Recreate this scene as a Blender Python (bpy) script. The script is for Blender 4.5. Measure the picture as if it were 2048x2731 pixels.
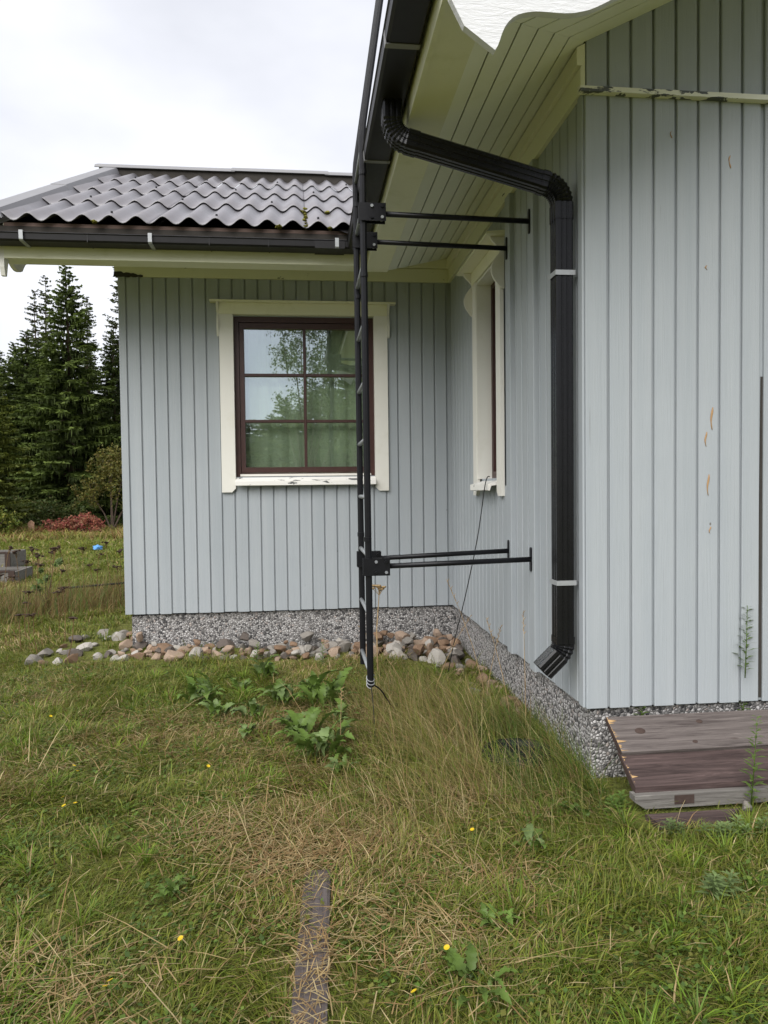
import bpy, bmesh, math, random
import numpy as np
from mathutils import Vector, Matrix

for o in list(bpy.data.objects): bpy.data.objects.remove(o)
SC = bpy.context.scene
COL = SC.collection
random.seed(7)
RNG = np.random.default_rng(11)

# ---------------------------------------------------------------- camera
CAMZ = 1.31
cd = bpy.data.cameras.new('camera'); cam = bpy.data.objects.new('camera', cd); COL.objects.link(cam)
cd.sensor_fit = 'HORIZONTAL'; cd.sensor_width = 36.0; cd.lens = 33.83
cd.clip_start = 0.05; cd.clip_end = 2000
_r = Vector((0.993859, -0.110006, -0.011925)); _u = Vector((0.015301, 0.029894, 0.999436)); _f = Vector((0.109588, 0.993481, -0.031393))
cam.matrix_world = Matrix(((_r.x, _u.x, -_f.x, 0), (_r.y, _u.y, -_f.y, 0), (_r.z, _u.z, -_f.z, CAMZ), (0, 0, 0, 1)))
SC.camera = cam

# ---------------------------------------------------------------- world, sun, exposure
SUN_EL, SUN_AZ = math.radians(46), math.radians(212)     # azimuth clockwise from +y: behind and a little left of the viewer
wd = bpy.data.worlds.new('World'); SC.world = wd; wd.use_nodes = True
nt = wd.node_tree; nt.nodes.clear()
def wn(t, **k):
    n = nt.nodes.new(t)
    for a, b in k.items(): setattr(n, a, b)
    return n
w_out = wn('ShaderNodeOutputWorld'); w_bg = wn('ShaderNodeBackground'); w_bg.inputs['Strength'].default_value = 0.1
w_sky = wn('ShaderNodeTexSky', sky_type='NISHITA', sun_disc=False, sun_elevation=SUN_EL, sun_rotation=SUN_AZ)
w_tc = wn('ShaderNodeTexCoord')
w_map = wn('ShaderNodeMapping'); w_map.inputs['Scale'].default_value = (1.0, 1.0, 2.2)
w_no = wn('ShaderNodeTexNoise'); w_no.inputs['Scale'].default_value = 1.7; w_no.inputs['Detail'].default_value = 5; w_no.inputs['Roughness'].default_value = 0.5
w_ra = wn('ShaderNodeValToRGB')
w_ra.color_ramp.elements[0].position = 0.36; w_ra.color_ramp.elements[0].color = (0.60, 0.615, 0.67, 1)
w_ra.color_ramp.elements[1].position = 0.66; w_ra.color_ramp.elements[1].color = (0.90, 0.905, 0.95, 1)
w_sc = wn('ShaderNodeVectorMath', operation='SCALE'); w_sc.inputs['Scale'].default_value = 3.75
w_mx = wn('ShaderNodeMix', data_type='RGBA'); w_mx.inputs['Factor'].default_value = 0.95
nt.links.new(w_tc.outputs['Generated'], w_map.inputs['Vector']); nt.links.new(w_map.outputs['Vector'], w_no.inputs['Vector'])
nt.links.new(w_no.outputs['Fac'], w_ra.inputs['Fac']); nt.links.new(w_ra.outputs['Color'], w_sc.inputs[0])
nt.links.new(w_sky.outputs['Color'], w_mx.inputs['A']); nt.links.new(w_sc.outputs['Vector'], w_mx.inputs['B'])
nt.links.new(w_mx.outputs['Result'], w_bg.inputs['Color']); nt.links.new(w_bg.outputs['Background'], w_out.inputs['Surface'])

sd = bpy.data.lights.new('sun', 'SUN'); sd.energy = 1.5; sd.angle = math.radians(60); sd.color = (1, 0.985, 0.95)
sun = bpy.data.objects.new('sun', sd); COL.objects.link(sun)
_d = Vector((math.sin(SUN_AZ) * math.cos(SUN_EL), math.cos(SUN_AZ) * math.cos(SUN_EL), math.sin(SUN_EL)))
sun.rotation_euler = _d.to_track_quat('Z', 'Y').to_euler(); sun.location = (-4, -8, 12)
SC.view_settings.view_transform = 'Standard'; SC.view_settings.look = 'None'
SC.view_settings.gamma = 1.0; SC.view_settings.use_curve_mapping = False; SC.view_settings.exposure = 1.7

# ---------------------------------------------------------------- materials
M = {}
class NT:
    def __init__(s, name, rough=0.6, spec=0.4):
        m = bpy.data.materials.new(name); m.use_nodes = True; s.m = m; s.t = m.node_tree
        s.b = s.t.nodes['Principled BSDF']; s.b.inputs['Roughness'].default_value = rough
        s.b.inputs['Specular IOR Level'].default_value = spec; M[name] = m; s.co = None
    def n(s, t, ins=None, **k):
        n = s.t.nodes.new(t)
        for a, b in k.items(): setattr(n, a, b)
        for a, b in (ins or {}).items(): s.set(n.inputs[a], b)
        return n
    def set(s, sock, v):
        if hasattr(v, 'is_output') or isinstance(v, bpy.types.NodeSocket): s.t.links.new(v, sock)
        else: sock.default_value = v
    def coord(s, scale=(1, 1, 1), kind='Object'):
        tc = s.n('ShaderNodeTexCoord'); mp = s.n('ShaderNodeMapping', {'Vector': tc.outputs[kind], 'Scale': scale}); return mp.outputs['Vector']
    def world(s, scale=(1, 1, 1)):
        g = s.n('ShaderNodeNewGeometry'); mp = s.n('ShaderNodeMapping', {'Vector': g.outputs['Position'], 'Scale': scale}); return mp.outputs['Vector']
    def noise(s, vec, scale, detail=4, rough=0.55, dist=0.0):
        return s.n('ShaderNodeTexNoise', {'Vector': vec, 'Scale': scale, 'Detail': detail, 'Roughness': rough, 'Distortion': dist}).outputs['Fac']
    def ramp(s, fac, stops, interp='LINEAR'):
        r = s.n('ShaderNodeValToRGB', {'Fac': fac}); e = r.color_ramp.elements; r.color_ramp.interpolation = interp
        while len(e) < len(stops): e.new(0.5)
        for el, (p, c) in zip(e, stops): el.position = p; el.color = (c[0], c[1], c[2], 1) if not isinstance(c, (int, float)) else (c, c, c, 1)
        return r.outputs['Color']
    def mix(s, fac, a, b, mode='MIX'):
        m = s.n('ShaderNodeMix', data_type='RGBA', blend_type=mode); s.set(m.inputs['Factor'], fac)
        for nm, v in (('A', a), ('B', b)): s.set(m.inputs[nm], (v[0], v[1], v[2], 1) if isinstance(v, tuple) else v)
        return m.outputs['Result']
    def math(s, op, a, b=0.0):
        m = s.n('ShaderNodeMath', operation=op); s.set(m.inputs[0], a); s.set(m.inputs[1], b); return m.outputs[0]
    def rand(s): return s.n('ShaderNodeObjectInfo').outputs['Random']
    def base(s, c): s.set(s.b.inputs['Base Color'], (c[0], c[1], c[2], 1) if isinstance(c, tuple) else c)
    def bump(s, h, strength=0.3, dist=0.01):
        b = s.n('ShaderNodeBump', {'Height': h, 'Strength': strength, 'Distance': dist}); s.t.links.new(b.outputs['Normal'], s.b.inputs['Normal'])
    def rough(s, v): s.set(s.b.inputs['Roughness'], v)

def m_siding():
    q = NT('siding_paint', 0.55, 0.3); w = q.world((1, 1, 1)); wz = q.world((38, 38, 1.3))
    grain = q.noise(wz, 3.2, 6, 0.65); cloud = q.noise(w, 2.3, 4); fine = q.noise(w, 190, 2)
    c = q.mix(cloud, (0.310, 0.338, 0.363), (0.372, 0.397, 0.418))
    c = q.mix(q.math('MULTIPLY', q.rand(), 0.30), c, (0.263, 0.288, 0.307))
    c = q.mix(q.ramp(q.noise(q.world((9, 9, 0.22)), 2.0, 4, 0.6), [(0.35, 0.0), (0.75, 0.5)]), c, (0.396, 0.415, 0.431))
    c = q.mix(q.ramp(grain, [(0.52, 0.0), (0.82, 0.42)]), c, (0.28, 0.305, 0.32))
    v = q.n('ShaderNodeTexVoronoi', {'Vector': q.world((1, 1, 0.62)), 'Scale': 6.5, 'Randomness': 1.0})
    spot = q.ramp(v.outputs['Distance'], [(0.022, 1.0), (0.034, 0.0)])
    gate = q.ramp(q.n('ShaderNodeSeparateColor', {'Color': v.outputs['Color']}).outputs[0], [(0.70, 0.0), (0.72, 1.0)])
    c = q.mix(q.math('MULTIPLY', spot, gate), c, (0.17, 0.16, 0.15))
    cr = q.noise(q.world((60, 60, 1.1)), 2.0, 3, 0.6)
    crack = q.math('MULTIPLY', q.ramp(cr, [(0.70, 0.0), (0.735, 1.0)]), q.ramp(q.noise(w, 3.1, 2), [(0.5, 0.0), (0.62, 0.8)]))
    c = q.mix(crack, c, (0.24, 0.25, 0.25)); q.base(c)
    q.bump(q.math('ADD', q.math('MULTIPLY', grain, 0.8), q.math('ADD', q.math('MULTIPLY', fine, 0.25), q.math('MULTIPLY', spot, -0.6))), 0.8, 0.0025)
m_siding()
def m_cream(name, a, b, dirt, sc=1.0):
    q = NT(name, 0.5, 0.35); w = q.world(); c = q.mix(q.noise(w, 1.7 * sc, 4), a, b)
    st = q.noise(q.world((5, 5, 5)), 1.0, 5, 0.65); c = q.mix(q.ramp(st, [(0.55, 0.0), (0.78, 0.45)]), c, dirt)
    q.base(c); q.bump(q.noise(q.world((1, 1, 1)), 90, 3), 0.25, 0.0015); return q
m_cream('cream_trim', (0.70, 0.68, 0.50), (0.76, 0.74, 0.575), (0.50, 0.49, 0.27))
m_cream('casing_cream', (0.68, 0.66, 0.60), (0.72, 0.70, 0.65), (0.56, 0.53, 0.44))
m_cream('soffit_paint', (0.76, 0.77, 0.64), (0.80, 0.81, 0.69), (0.62, 0.63, 0.45))
m_cream('fascia_paint', (0.68, 0.675, 0.49), (0.75, 0.74, 0.58), (0.46, 0.46, 0.22), 1.5)
def m_peel(name, paint, under, amount, scale=(9, 9, 9)):
    q = NT(name, 0.6, 0.3); w = q.world(scale); n = q.noise(w, 1.0, 6, 0.62, 0.4)
    k = q.ramp(n, [(amount, 0.0), (amount + 0.012, 1.0)])
    q.base(q.mix(k, paint, q.mix(q.noise(q.world((60, 60, 60)), 1, 3), under, tuple(x * 1.7 for x in under)))); q.bump(q.math('SUBTRACT', 1.0, k), 0.6, 0.004)
m_peel('peeling_cream', (0.74, 0.73, 0.64), (0.075, 0.08, 0.085), 0.53, (10, 10, 34))
m_peel('sill_paint', (0.78, 0.76, 0.72), (0.09, 0.09, 0.09), 0.60, (5, 14, 14))
m_peel('frieze_peel', (0.69, 0.68, 0.50), (0.06, 0.06, 0.045), 0.66, (7, 7, 16))
def m_barge():
    q = NT('bargeboard_paint', 0.6, 0.25); w = q.world((6, 30, 30)); n = q.noise(q.world((8, 40, 42)), 1.6, 6, 0.7, 0.6)
    q.base(q.mix(n, (0.60, 0.60, 0.62), (0.68, 0.68, 0.69))); q.bump(n, 0.75, 0.006)
m_barge()
def m_brown():
    q = NT('brown_frame_paint', 0.4, 0.4); n = q.noise(q.world((14, 14, 14)), 2, 4); q.base(q.mix(n, (0.035, 0.014, 0.012), (0.065, 0.027, 0.022))); q.bump(n, 0.15, 0.002)
m_brown()
def m_glass():
    m = bpy.data.materials.new('window_glass'); m.use_nodes = True; t = m.node_tree; t.nodes.clear(); M['window_glass'] = m
    o = t.nodes.new('ShaderNodeOutputMaterial'); mx = t.nodes.new('ShaderNodeMixShader'); g = t.nodes.new('ShaderNodeBsdfGlossy'); tr = t.nodes.new('ShaderNodeBsdfTransparent')
    g.inputs['Roughness'].default_value = 0.012; g.inputs['Color'].default_value = (0.86, 0.93, 1.0, 1); tr.inputs['Color'].default_value = (0.90, 0.94, 0.90, 1)
    mx.inputs['Fac'].default_value = 0.34
    t.links.new(tr.outputs[0], mx.inputs[1]); t.links.new(g.outputs[0], mx.inputs[2]); t.links.new(mx.outputs[0], o.inputs['Surface'])
m_glass()
def m_plain(name, c, rough=0.6, spec=0.4, var=0.25, sc=20, bump=0.1, metal=0.0):
    q = NT(name, rough, spec); w = q.world((1, 1, 1)); n = q.noise(w, sc, 4)
    q.base(q.mix(n, tuple(x * (1 - var) for x in c), tuple(x * (1 + var) for x in c))); q.b.inputs['Metallic'].default_value = metal
    if bump: q.bump(n, bump, 0.003)
    return q
m_plain('curtain_cloth', (0.74, 0.79, 0.62), 0.9, 0.1, 0.10, 3)
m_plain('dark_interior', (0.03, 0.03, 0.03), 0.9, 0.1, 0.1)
m_plain('gutter_black', (0.013, 0.012, 0.013), 0.45, 0.28, 0.4, 14)
m_plain('pipe_black', (0.007, 0.007, 0.008), 0.27, 0.26, 0.25, 20, 0.04)
m_plain('ladder_black', (0.008, 0.008, 0.010), 0.36, 0.25, 0.4, 35, 0.12)
m_plain('worn_steel', (0.24, 0.25, 0.26), 0.5, 0.5, 0.4, 60, 0.2, 0.3)
m_plain('galvanised', (0.36, 0.37, 0.38), 0.45, 0.5, 0.2, 40, 0.1, 0.4)
m_plain('flashing_grey', (0.20, 0.197, 0.205), 0.5, 0.4, 0.1, 4, 0.03)
m_plain('cable_black', (0.012, 0.012, 0.012), 0.6, 0.3, 0.2)
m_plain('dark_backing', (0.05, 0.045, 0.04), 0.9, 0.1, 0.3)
m_plain('resin', (0.36, 0.21, 0.09), 0.45, 0.5, 0.35, 60)
def m_roof():
    q = NT('fibre_cement', 0.5, 0.6); w = q.world(); a = q.noise(w, 3.2, 5, 0.6); b = q.noise(w, 24, 5, 0.65)
    c = q.mix(a, (0.135, 0.129, 0.141), (0.215, 0.207, 0.223)); c = q.mix(q.ramp(b, [(0.5, 0.0), (0.75, 0.5)]), c, (0.145, 0.125, 0.118))
    c = q.mix(q.math('MULTIPLY', q.rand(), 0.35), c, (0.215, 0.20, 0.205)); q.base(c); q.bump(q.noise(w, 130, 3), 0.25, 0.002)
    q.rough(q.ramp(a, [(0.3, 0.28), (0.7, 0.5)]))
m_roof()
def m_oldwood(name, a, b, dark, yellow=False, axis='x'):
    q = NT(name, 0.75, 0.2); sc = {'x': (1.6, 30, 30), 'y': (30, 1.6, 30)}[axis]
    w = q.world(sc); g = q.noise(w, 1.6, 7, 0.7, 0.9); c = q.mix(q.ramp(g, [(0.3, 0.0), (0.7, 1.0)]), a, b)
    c = q.mix(q.ramp(q.noise(w, 3.5, 4, 0.6), [(0.56, 0.0), (0.72, 0.75)]), c, dark)
    k = q.n('ShaderNodeTexVoronoi', {'Vector': q.world((3.1, 9, 9)), 'Scale': 1.35}); c = q.mix(q.ramp(k.outputs['Distance'], [(0.05, 0.85), (0.13, 0.0)]), c, (0.05, 0.035, 0.03))
    c = q.mix(q.ramp(q.noise(q.world(tuple(x * 1.7 for x in sc)), 1.3, 5, 0.75), [(0.60, 0.0), (0.70, 0.55)]), c, tuple(min(1, x * 1.9) for x in b)); q.base(c); q.bump(g, 0.8, 0.008)
m_oldwood('plank_grey', (0.056, 0.045, 0.042), (0.164, 0.140, 0.130), (0.035, 0.027, 0.025))
m_oldwood('plank_brown', (0.027, 0.018, 0.017), (0.100, 0.069, 0.064), (0.020, 0.013, 0.012))
m_oldwood('plank_rail', (0.120, 0.110, 0.100), (0.200, 0.188, 0.172), (0.085, 0.075, 0.068))
m_oldwood('plank_sunk', (0.064, 0.053, 0.051), (0.124, 0.105, 0.101), (0.045, 0.036, 0.034), axis='y')
m_oldwood('fascia_rot', (0.11, 0.072, 0.06), (0.20, 0.14, 0.12), (0.03, 0.022, 0.02))
m_plain('cut_wood', (0.36, 0.235, 0.115), 0.8, 0.1, 0.4, 60, 0.3)
m_plain('end_grain', (0.06, 0.042, 0.036), 0.9, 0.1, 0.4, 60, 0.4)
def m_plinth():
    q = NT('washed_aggregate', 0.75, 0.3); w = q.world(); v = q.n('ShaderNodeTexVoronoi', {'Vector': w, 'Scale': 66}); v2 = q.n('ShaderNodeTexVoronoi', {'Vector': w, 'Scale': 66}, feature='DISTANCE_TO_EDGE')
    s = q.n('ShaderNodeSeparateColor', {'Color': v.outputs['Color']})
    c = q.ramp(s.outputs[0], [(0.0, (0.065, 0.063, 0.065)), (0.20, (0.20, 0.19, 0.185)), (0.36, (0.42, 0.40, 0.39)), (0.7, (0.54, 0.52, 0.51)), (0.95, (0.46, 0.40, 0.37))], 'CONSTANT')
    edge = q.ramp(v2.outputs['Distance'], [(0.04, 0.9), (0.13, 0.0)]); c = q.mix(edge, c, (0.13, 0.125, 0.12))
    c = q.mix(q.ramp(q.noise(w, 2.6, 5, 0.6), [(0.5, 0.0), (0.8, 0.4)]), c, (0.27, 0.255, 0.24)); q.base(c)
    q.bump(q.ramp(v2.outputs['Distance'], [(0.0, 0.0), (0.3, 1.0)]), 0.9, 0.006)
m_plinth()
def m_stone(name, a, b):
    q = NT(name, 0.8, 0.25); w = q.coord((1, 1, 1)); n = q.noise(w, 14, 6, 0.65); f = q.noise(w, 85, 3)
    c = q.mix(n, a, b); c = q.mix(q.math('MULTIPLY', q.rand(), 0.4), c, tuple((x + y) * 0.36 for x, y in zip(a, b)))
    c = q.mix(q.ramp(f, [(0.55, 0.0), (0.72, 0.5)]), c, (0.09, 0.085, 0.08)); q.base(c); q.bump(q.math('ADD', n, q.math('MULTIPLY', f, 0.4)), 0.6, 0.01)
STONES = {'grey': ((0.185, 0.165, 0.145), (0.30, 0.275, 0.245)), 'brown': ((0.17, 0.105, 0.065), (0.29, 0.19, 0.125)), 'pinkish': ((0.28, 0.195, 0.14), (0.41, 0.31, 0.235)),
          'pale': ((0.33, 0.30, 0.265), (0.46, 0.43, 0.39)), 'dark': ((0.075, 0.06, 0.052), (0.15, 0.125, 0.108))}
for k_, (a_, b_) in STONES.items(): m_stone('stone_' + k_, a_, b_)
def m_ground():
    q = NT('turf_soil', 0.95, 0.1); w = q.world(); a = q.noise(w, 1.1, 5, 0.6); b = q.noise(w, 17, 6, 0.7); d = q.noise(w, 75, 4, 0.7)
    c = q.ramp(b, [(0.28, (0.045, 0.035, 0.018)), (0.42, (0.115, 0.10, 0.036)), (0.56, (0.19, 0.19, 0.05)), (0.75, (0.28, 0.215, 0.11))])
    c = q.mix(q.ramp(a, [(0.35, 0.0), (0.65, 0.6)]), c, (0.16, 0.20, 0.042)); c = q.mix(q.ramp(d, [(0.5, 0.0), (0.7, 0.7)]), c, (0.035, 0.028, 0.016))
    q.base(c); q.bump(q.math('ADD', b, d), 0.9, 0.03)
m_ground()
def m_leafy(name, trans=0.35, rough=0.55, attr=True, colour=(0.08, 0.14, 0.03), noise=0.35):
    m = bpy.data.materials.new(name); m.use_nodes = True; M[name] = m; t = m.node_tree; b = t.nodes['Principled BSDF']; b.inputs['Roughness'].default_value = rough; b.inputs['Specular IOR Level'].default_value = 0.25
    tr = t.nodes.new('ShaderNodeBsdfTranslucent'); mx = t.nodes.new('ShaderNodeMixShader'); mx.inputs['Fac'].default_value = trans; out = t.nodes['Material Output']
    if attr:
        a = t.nodes.new('ShaderNodeAttribute'); a.attribute_name = 'col'; src = a.outputs['Color']
    else:
        g = t.nodes.new('ShaderNodeNewGeometry'); n = t.nodes.new('ShaderNodeTexNoise'); n.inputs['Scale'].default_value = 9.0; n.inputs['Detail'].default_value = 4; t.links.new(g.outputs['Position'], n.inputs['Vector'])
        r = t.nodes.new('ShaderNodeValToRGB'); e = r.color_ramp.elements; e[0].position = 0.3; e[1].position = 0.72
        e[0].color = tuple(x * (1 - noise) for x in colour) + (1,); e[1].color = tuple(x * (1 + noise) for x in colour) + (1,); t.links.new(n.outputs['Fac'], r.inputs['Fac']); src = r.outputs['Color']
    t.links.new(src, b.inputs['Base Color']); t.links.new(src, tr.inputs['Color']); t.links.new(b.outputs[0], mx.inputs[1]); t.links.new(tr.outputs[0], mx.inputs[2]); t.links.new(mx.outputs[0], out.inputs['Surface'])
m_leafy('grass_blades', 0.42, 0.5)
m_leafy('needles', 0.32, 0.6)
m_leafy('shrub_leaves', 0.3, 0.55)
m_leafy('weed_leaf', 0.25, 0.45, False, (0.105, 0.165, 0.033), 0.4)
m_leafy('weed_leaf_pale', 0.25, 0.5, False, (0.14, 0.195, 0.068), 0.35)
m_leafy('dry_stem', 0.1, 0.8, False, (0.16, 0.10, 0.045), 0.4)
m_leafy('dry_head', 0.0, 0.9, False, (0.045, 0.027, 0.018), 0.4)
m_leafy('straw_head', 0.1, 0.9, False, (0.34, 0.235, 0.12), 0.35)
m_leafy('yellow_petal', 0.2, 0.6, False, (0.75, 0.52, 0.02), 0.15)
m_leafy('moss', 0.1, 0.9, False, (0.17, 0.16, 0.025), 0.5)
m_plain('bark', (0.085, 0.062, 0.048), 0.9, 0.1, 0.4, 12, 0.5)
m_plain('birch_bark', (0.45, 0.44, 0.42), 0.8, 0.2, 0.4, 10, 0.3)
m_plain('blue_plastic', (0.08, 0.25, 0.55), 0.5, 0.4)
m_plain('stake_orange', (0.55, 0.33, 0.22), 0.8, 0.2)
m_plain('black_plastic', (0.006, 0.007, 0.008), 0.6, 0.2)

# ---------------------------------------------------------------- builders
WL = {}
def props(o, label=None, cat=None, group=None, kind=None):
    if label: o['label'] = label
    if cat: o['category'] = cat
    if group: o['group'] = group
    if kind: o['kind'] = kind
    return o
def empty(name, loc, label, cat, group=None):
    o = bpy.data.objects.new(name, None); COL.objects.link(o); o.empty_display_size = 0.1; o.location = loc; WL[o.name] = Vector(loc)
    return props(o, label, cat, group)
def link(name, me, mat, parent, origin):
    o = bpy.data.objects.new(name, me); COL.objects.link(o)
    if mat is not None and not me.materials: me.materials.append(M[mat])
    o.location = Vector(origin) - (WL[parent.name] if parent else Vector((0, 0, 0)))
    if parent: o.parent = parent
    WL[o.name] = Vector(origin); return o
def mk(name, V, Fc, mat, parent=None, smooth=False, origin=None):
    V = [Vector(v) for v in V]
    if origin is None:
        lo = Vector((min(v.x for v in V), min(v.y for v in V), min(v.z for v in V))); hi = Vector((max(v.x for v in V), max(v.y for v in V), max(v.z for v in V))); origin = (lo + hi) / 2
    origin = Vector(origin); me = bpy.data.meshes.new(name); me.from_pydata([v - origin for v in V], [], Fc)
    bm = bmesh.new(); bm.from_mesh(me); bmesh.ops.recalc_face_normals(bm, faces=bm.faces[:]); bm.to_mesh(me); bm.free()
    if smooth:
        for p in me.polygons: p.use_smooth = True
    return link(name, me, mat, parent, origin)
class MB:
    def __init__(s): s.V = []; s.F = []
    def add(s, V, F):
        k = len(s.V); s.V += [Vector(v) for v in V]; s.F += [tuple(i + k for i in f) for f in F]; return s
    def box(s, a, b):
        x0, y0, z0 = a; x1, y1, z1 = b
        return s.add([(x0, y0, z0), (x1, y0, z0), (x1, y1, z0), (x0, y1, z0), (x0, y0, z1), (x1, y0, z1), (x1, y1, z1), (x0, y1, z1)],
                     [(0, 1, 2, 3), (4, 5, 6, 7), (0, 1, 5, 4), (1, 2, 6, 5), (2, 3, 7, 6), (3, 0, 4, 7)])
    def prism(s, poly, P0, U, V, Wd, l0, l1):
        P0 = Vector(P0); U = Vector(U); V = Vector(V); Wd = Vector(Wd); n = len(poly)
        f0 = l0 if callable(l0) else (lambda a, b: l0); f1 = l1 if callable(l1) else (lambda a, b: l1)
        vs = [P0 + U * a + V * b + Wd * f0(a, b) for a, b in poly] + [P0 + U * a + V * b + Wd * f1(a, b) for a, b in poly]
        fs = [tuple(range(n)), tuple(range(n, 2 * n))] + [(i, (i + 1) % n, n + (i + 1) % n, n + i) for i in range(n)]
        return s.add(vs, fs)
    def tube(s, pts, r, seg=8, closed=True):
        pts = [Vector(p) for p in pts]; rs = r if isinstance(r, (list, tuple)) else [r] * len(pts); rings = []; V = []; F = []
        up = Vector((0, 0, 1))
        for i, p in enumerate(pts):
            t = (pts[min(i + 1, len(pts) - 1)] - pts[max(i - 1, 0)]).normalized()
            a = t.cross(Vector((0, 1, 0)) if abs(t.y) < 0.9 else up).normalized(); b = t.cross(a).normalized()
            rings.append(len(V)); V += [p + (a * math.cos(2 * math.pi * k / seg) + b * math.sin(2 * math.pi * k / seg)) * rs[i] for k in range(seg)]
        for i in range(len(pts) - 1):
            for k in range(seg): F.append((rings[i] + k, rings[i] + (k + 1) % seg, rings[i + 1] + (k + 1) % seg, rings[i + 1] + k))
        if closed: F += [tuple(range(seg)), tuple(range(rings[-1], rings[-1] + seg))]
        return s.add(V, F)
    def loft(s, rings, caps=True):
        n = len(rings[0]); V = [v for r in rings for v in r]; F = []
        for i in range(len(rings) - 1):
            for k in range(n): F.append((i * n + k, i * n + (k + 1) % n, (i + 1) * n + (k + 1) % n, (i + 1) * n + k))
        if caps: F += [tuple(range(n)), tuple(range((len(rings) - 1) * n, len(rings) * n))]
        return s.add(V, F)
    def build(s, name, mat, parent=None, smooth=False, origin=None): return mk(name, s.V, s.F, mat, parent, smooth, origin)
def box(name, a, b, mat, parent=None): return MB().box(a, b).build(name, mat, parent)
def boxc(name, a, b, mat, parent=None, ch=0.003):
    """box with chamfered edges along its longest axis"""
    d = [abs(b[i] - a[i]) for i in range(3)]; ax = d.index(max(d)); o = [i for i in range(3) if i != ax]
    E = [Vector((1, 0, 0)), Vector((0, 1, 0)), Vector((0, 0, 1))]; lo = Vector([min(a[i], b[i]) for i in range(3)])
    w, h = d[o[0]], d[o[1]]; c = min(ch, w * 0.3, h * 0.3)
    poly = [(c, 0), (w - c, 0), (w, c), (w, h - c), (w - c, h), (c, h), (0, h - c), (0, c)]
    return MB().prism(poly, lo, E[o[0]], E[o[1]], E[ax], 0, d[ax]).build(name, mat, parent)
def tri_mesh(name, V, T, cols=None):
    me = bpy.data.meshes.new(name); n = len(V); m = len(T)
    me.vertices.add(n); me.vertices.foreach_set('co', np.ascontiguousarray(V, dtype=np.float32).ravel())
    me.loops.add(3 * m); me.loops.foreach_set('vertex_index', np.ascontiguousarray(T, dtype=np.int32).ravel())
    me.polygons.add(m); me.polygons.foreach_set('loop_start', np.arange(0, 3 * m, 3, dtype=np.int32))
    me.update(calc_edges=True)
    if cols is not None:
        a = me.color_attributes.new('col', 'FLOAT_COLOR', 'POINT'); c4 = np.ones((n, 4), np.float32); c4[:, :3] = cols; a.data.foreach_set('color', c4.ravel())
    return me
def copy_obj(o, parent=None):
    c = o.copy(); COL.objects.link(c)
    if parent: c.parent = parent
    return c
class VNoise:
    def __init__(s, seed, n=64): s.g = np.random.default_rng(seed).random((n, n)); s.n = n
    def __call__(s, x, y):
        x = np.asarray(x, float); y = np.asarray(y, float); xi = np.floor(x).astype(int); yi = np.floor(y).astype(int); fx = x - xi; fy = y - yi
        fx = fx * fx * (3 - 2 * fx); fy = fy * fy * (3 - 2 * fy); g = s.g; n = s.n
        a = g[xi % n, yi % n]; b = g[(xi + 1) % n, yi % n]; c = g[xi % n, (yi + 1) % n]; d = g[(xi + 1) % n, (yi + 1) % n]
        return (a * (1 - fx) + b * fx) * (1 - fy) + (c * (1 - fx) + d * fx) * fy
N1, N2, N3 = VNoise(1), VNoise(2), VNoise(3)
def fbm(x, y): return 0.6 * N1(x, y) + 0.27 * N2(x * 2.3 + 5, y * 2.3) + 0.13 * N3(x * 5.1, y * 5.1 + 9)
def sstep(a, b, v): t = np.clip((np.asarray(v, float) - a) / (b - a), 0, 1); return t * t * (3 - 2 * t)
def gh(x, y):
    x = np.asarray(x, float); y = np.asarray(y, float)
    z = 0.05 * (fbm(x * 0.9 + 30, y * 0.9 + 30) - 0.5) + 0.05 * sstep(0.2, -1.6, x) * sstep(4.0, 6.2, y)
    return z + 0.25 * (fbm(x * 0.12 + 12, y * 0.12 + 7) - 0.5) * sstep(7, 20, np.hypot(x, y))
def ghf(x, y): return float(gh(x, y))

# ================================================================ GROUND
def build_ground():
    xs = np.unique(np.concatenate([np.linspace(-900, -40, 12), np.linspace(-40, -5, 36), np.linspace(-5, 5, 101), np.linspace(5, 40, 20), np.linspace(40, 900, 12)]))
    ys = np.unique(np.concatenate([np.linspace(-900, -40, 12), np.linspace(-40, 0, 14), np.linspace(0, 9, 91), np.linspace(9, 45, 60), np.linspace(45, 1500, 14)]))
    X, Y = np.meshgrid(xs, ys, indexing='ij'); Z = gh(X, Y)
    V = np.stack([X.ravel(), Y.ravel(), Z.ravel()], 1); nx, ny = len(xs), len(ys)
    i, j = np.meshgrid(np.arange(nx - 1), np.arange(ny - 1), indexing='ij'); a = (i * ny + j).ravel(); b = a + ny
    T = np.concatenate([np.stack([a, b, b + 1], 1), np.stack([a, b + 1, a + 1], 1)])
    me = tri_mesh('ground', V, T); me.materials.append(M['turf_soil'])
    for p in me.polygons: p.use_smooth = True
    o = bpy.data.objects.new('ground', me); COL.objects.link(o); props(o, 'rough mossy lawn ground around the house', None, None, 'structure')
build_ground()

# ================================================================ HOUSE
XB, YA, YC, XL = 1.238, 3.068, 5.985, -1.448
ZB, ZT, ZS = 0.323, 3.023, 3.235
SL = 0.5
SW = 0.518
XRIDGE = 5.24; XEND = 9.24; YBACK = 11.0
REC = 0.014
PITCH = 0.1038
ex, ey, ez = Vector((1, 0, 0)), Vector((0, 1, 0)), Vector((0, 0, 1))
house = empty('house', (XB, YA, 0), 'blue-grey timber house with cream trim and dark corrugated roof', 'house')
HW = Vector((XB, YA, 0))

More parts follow.
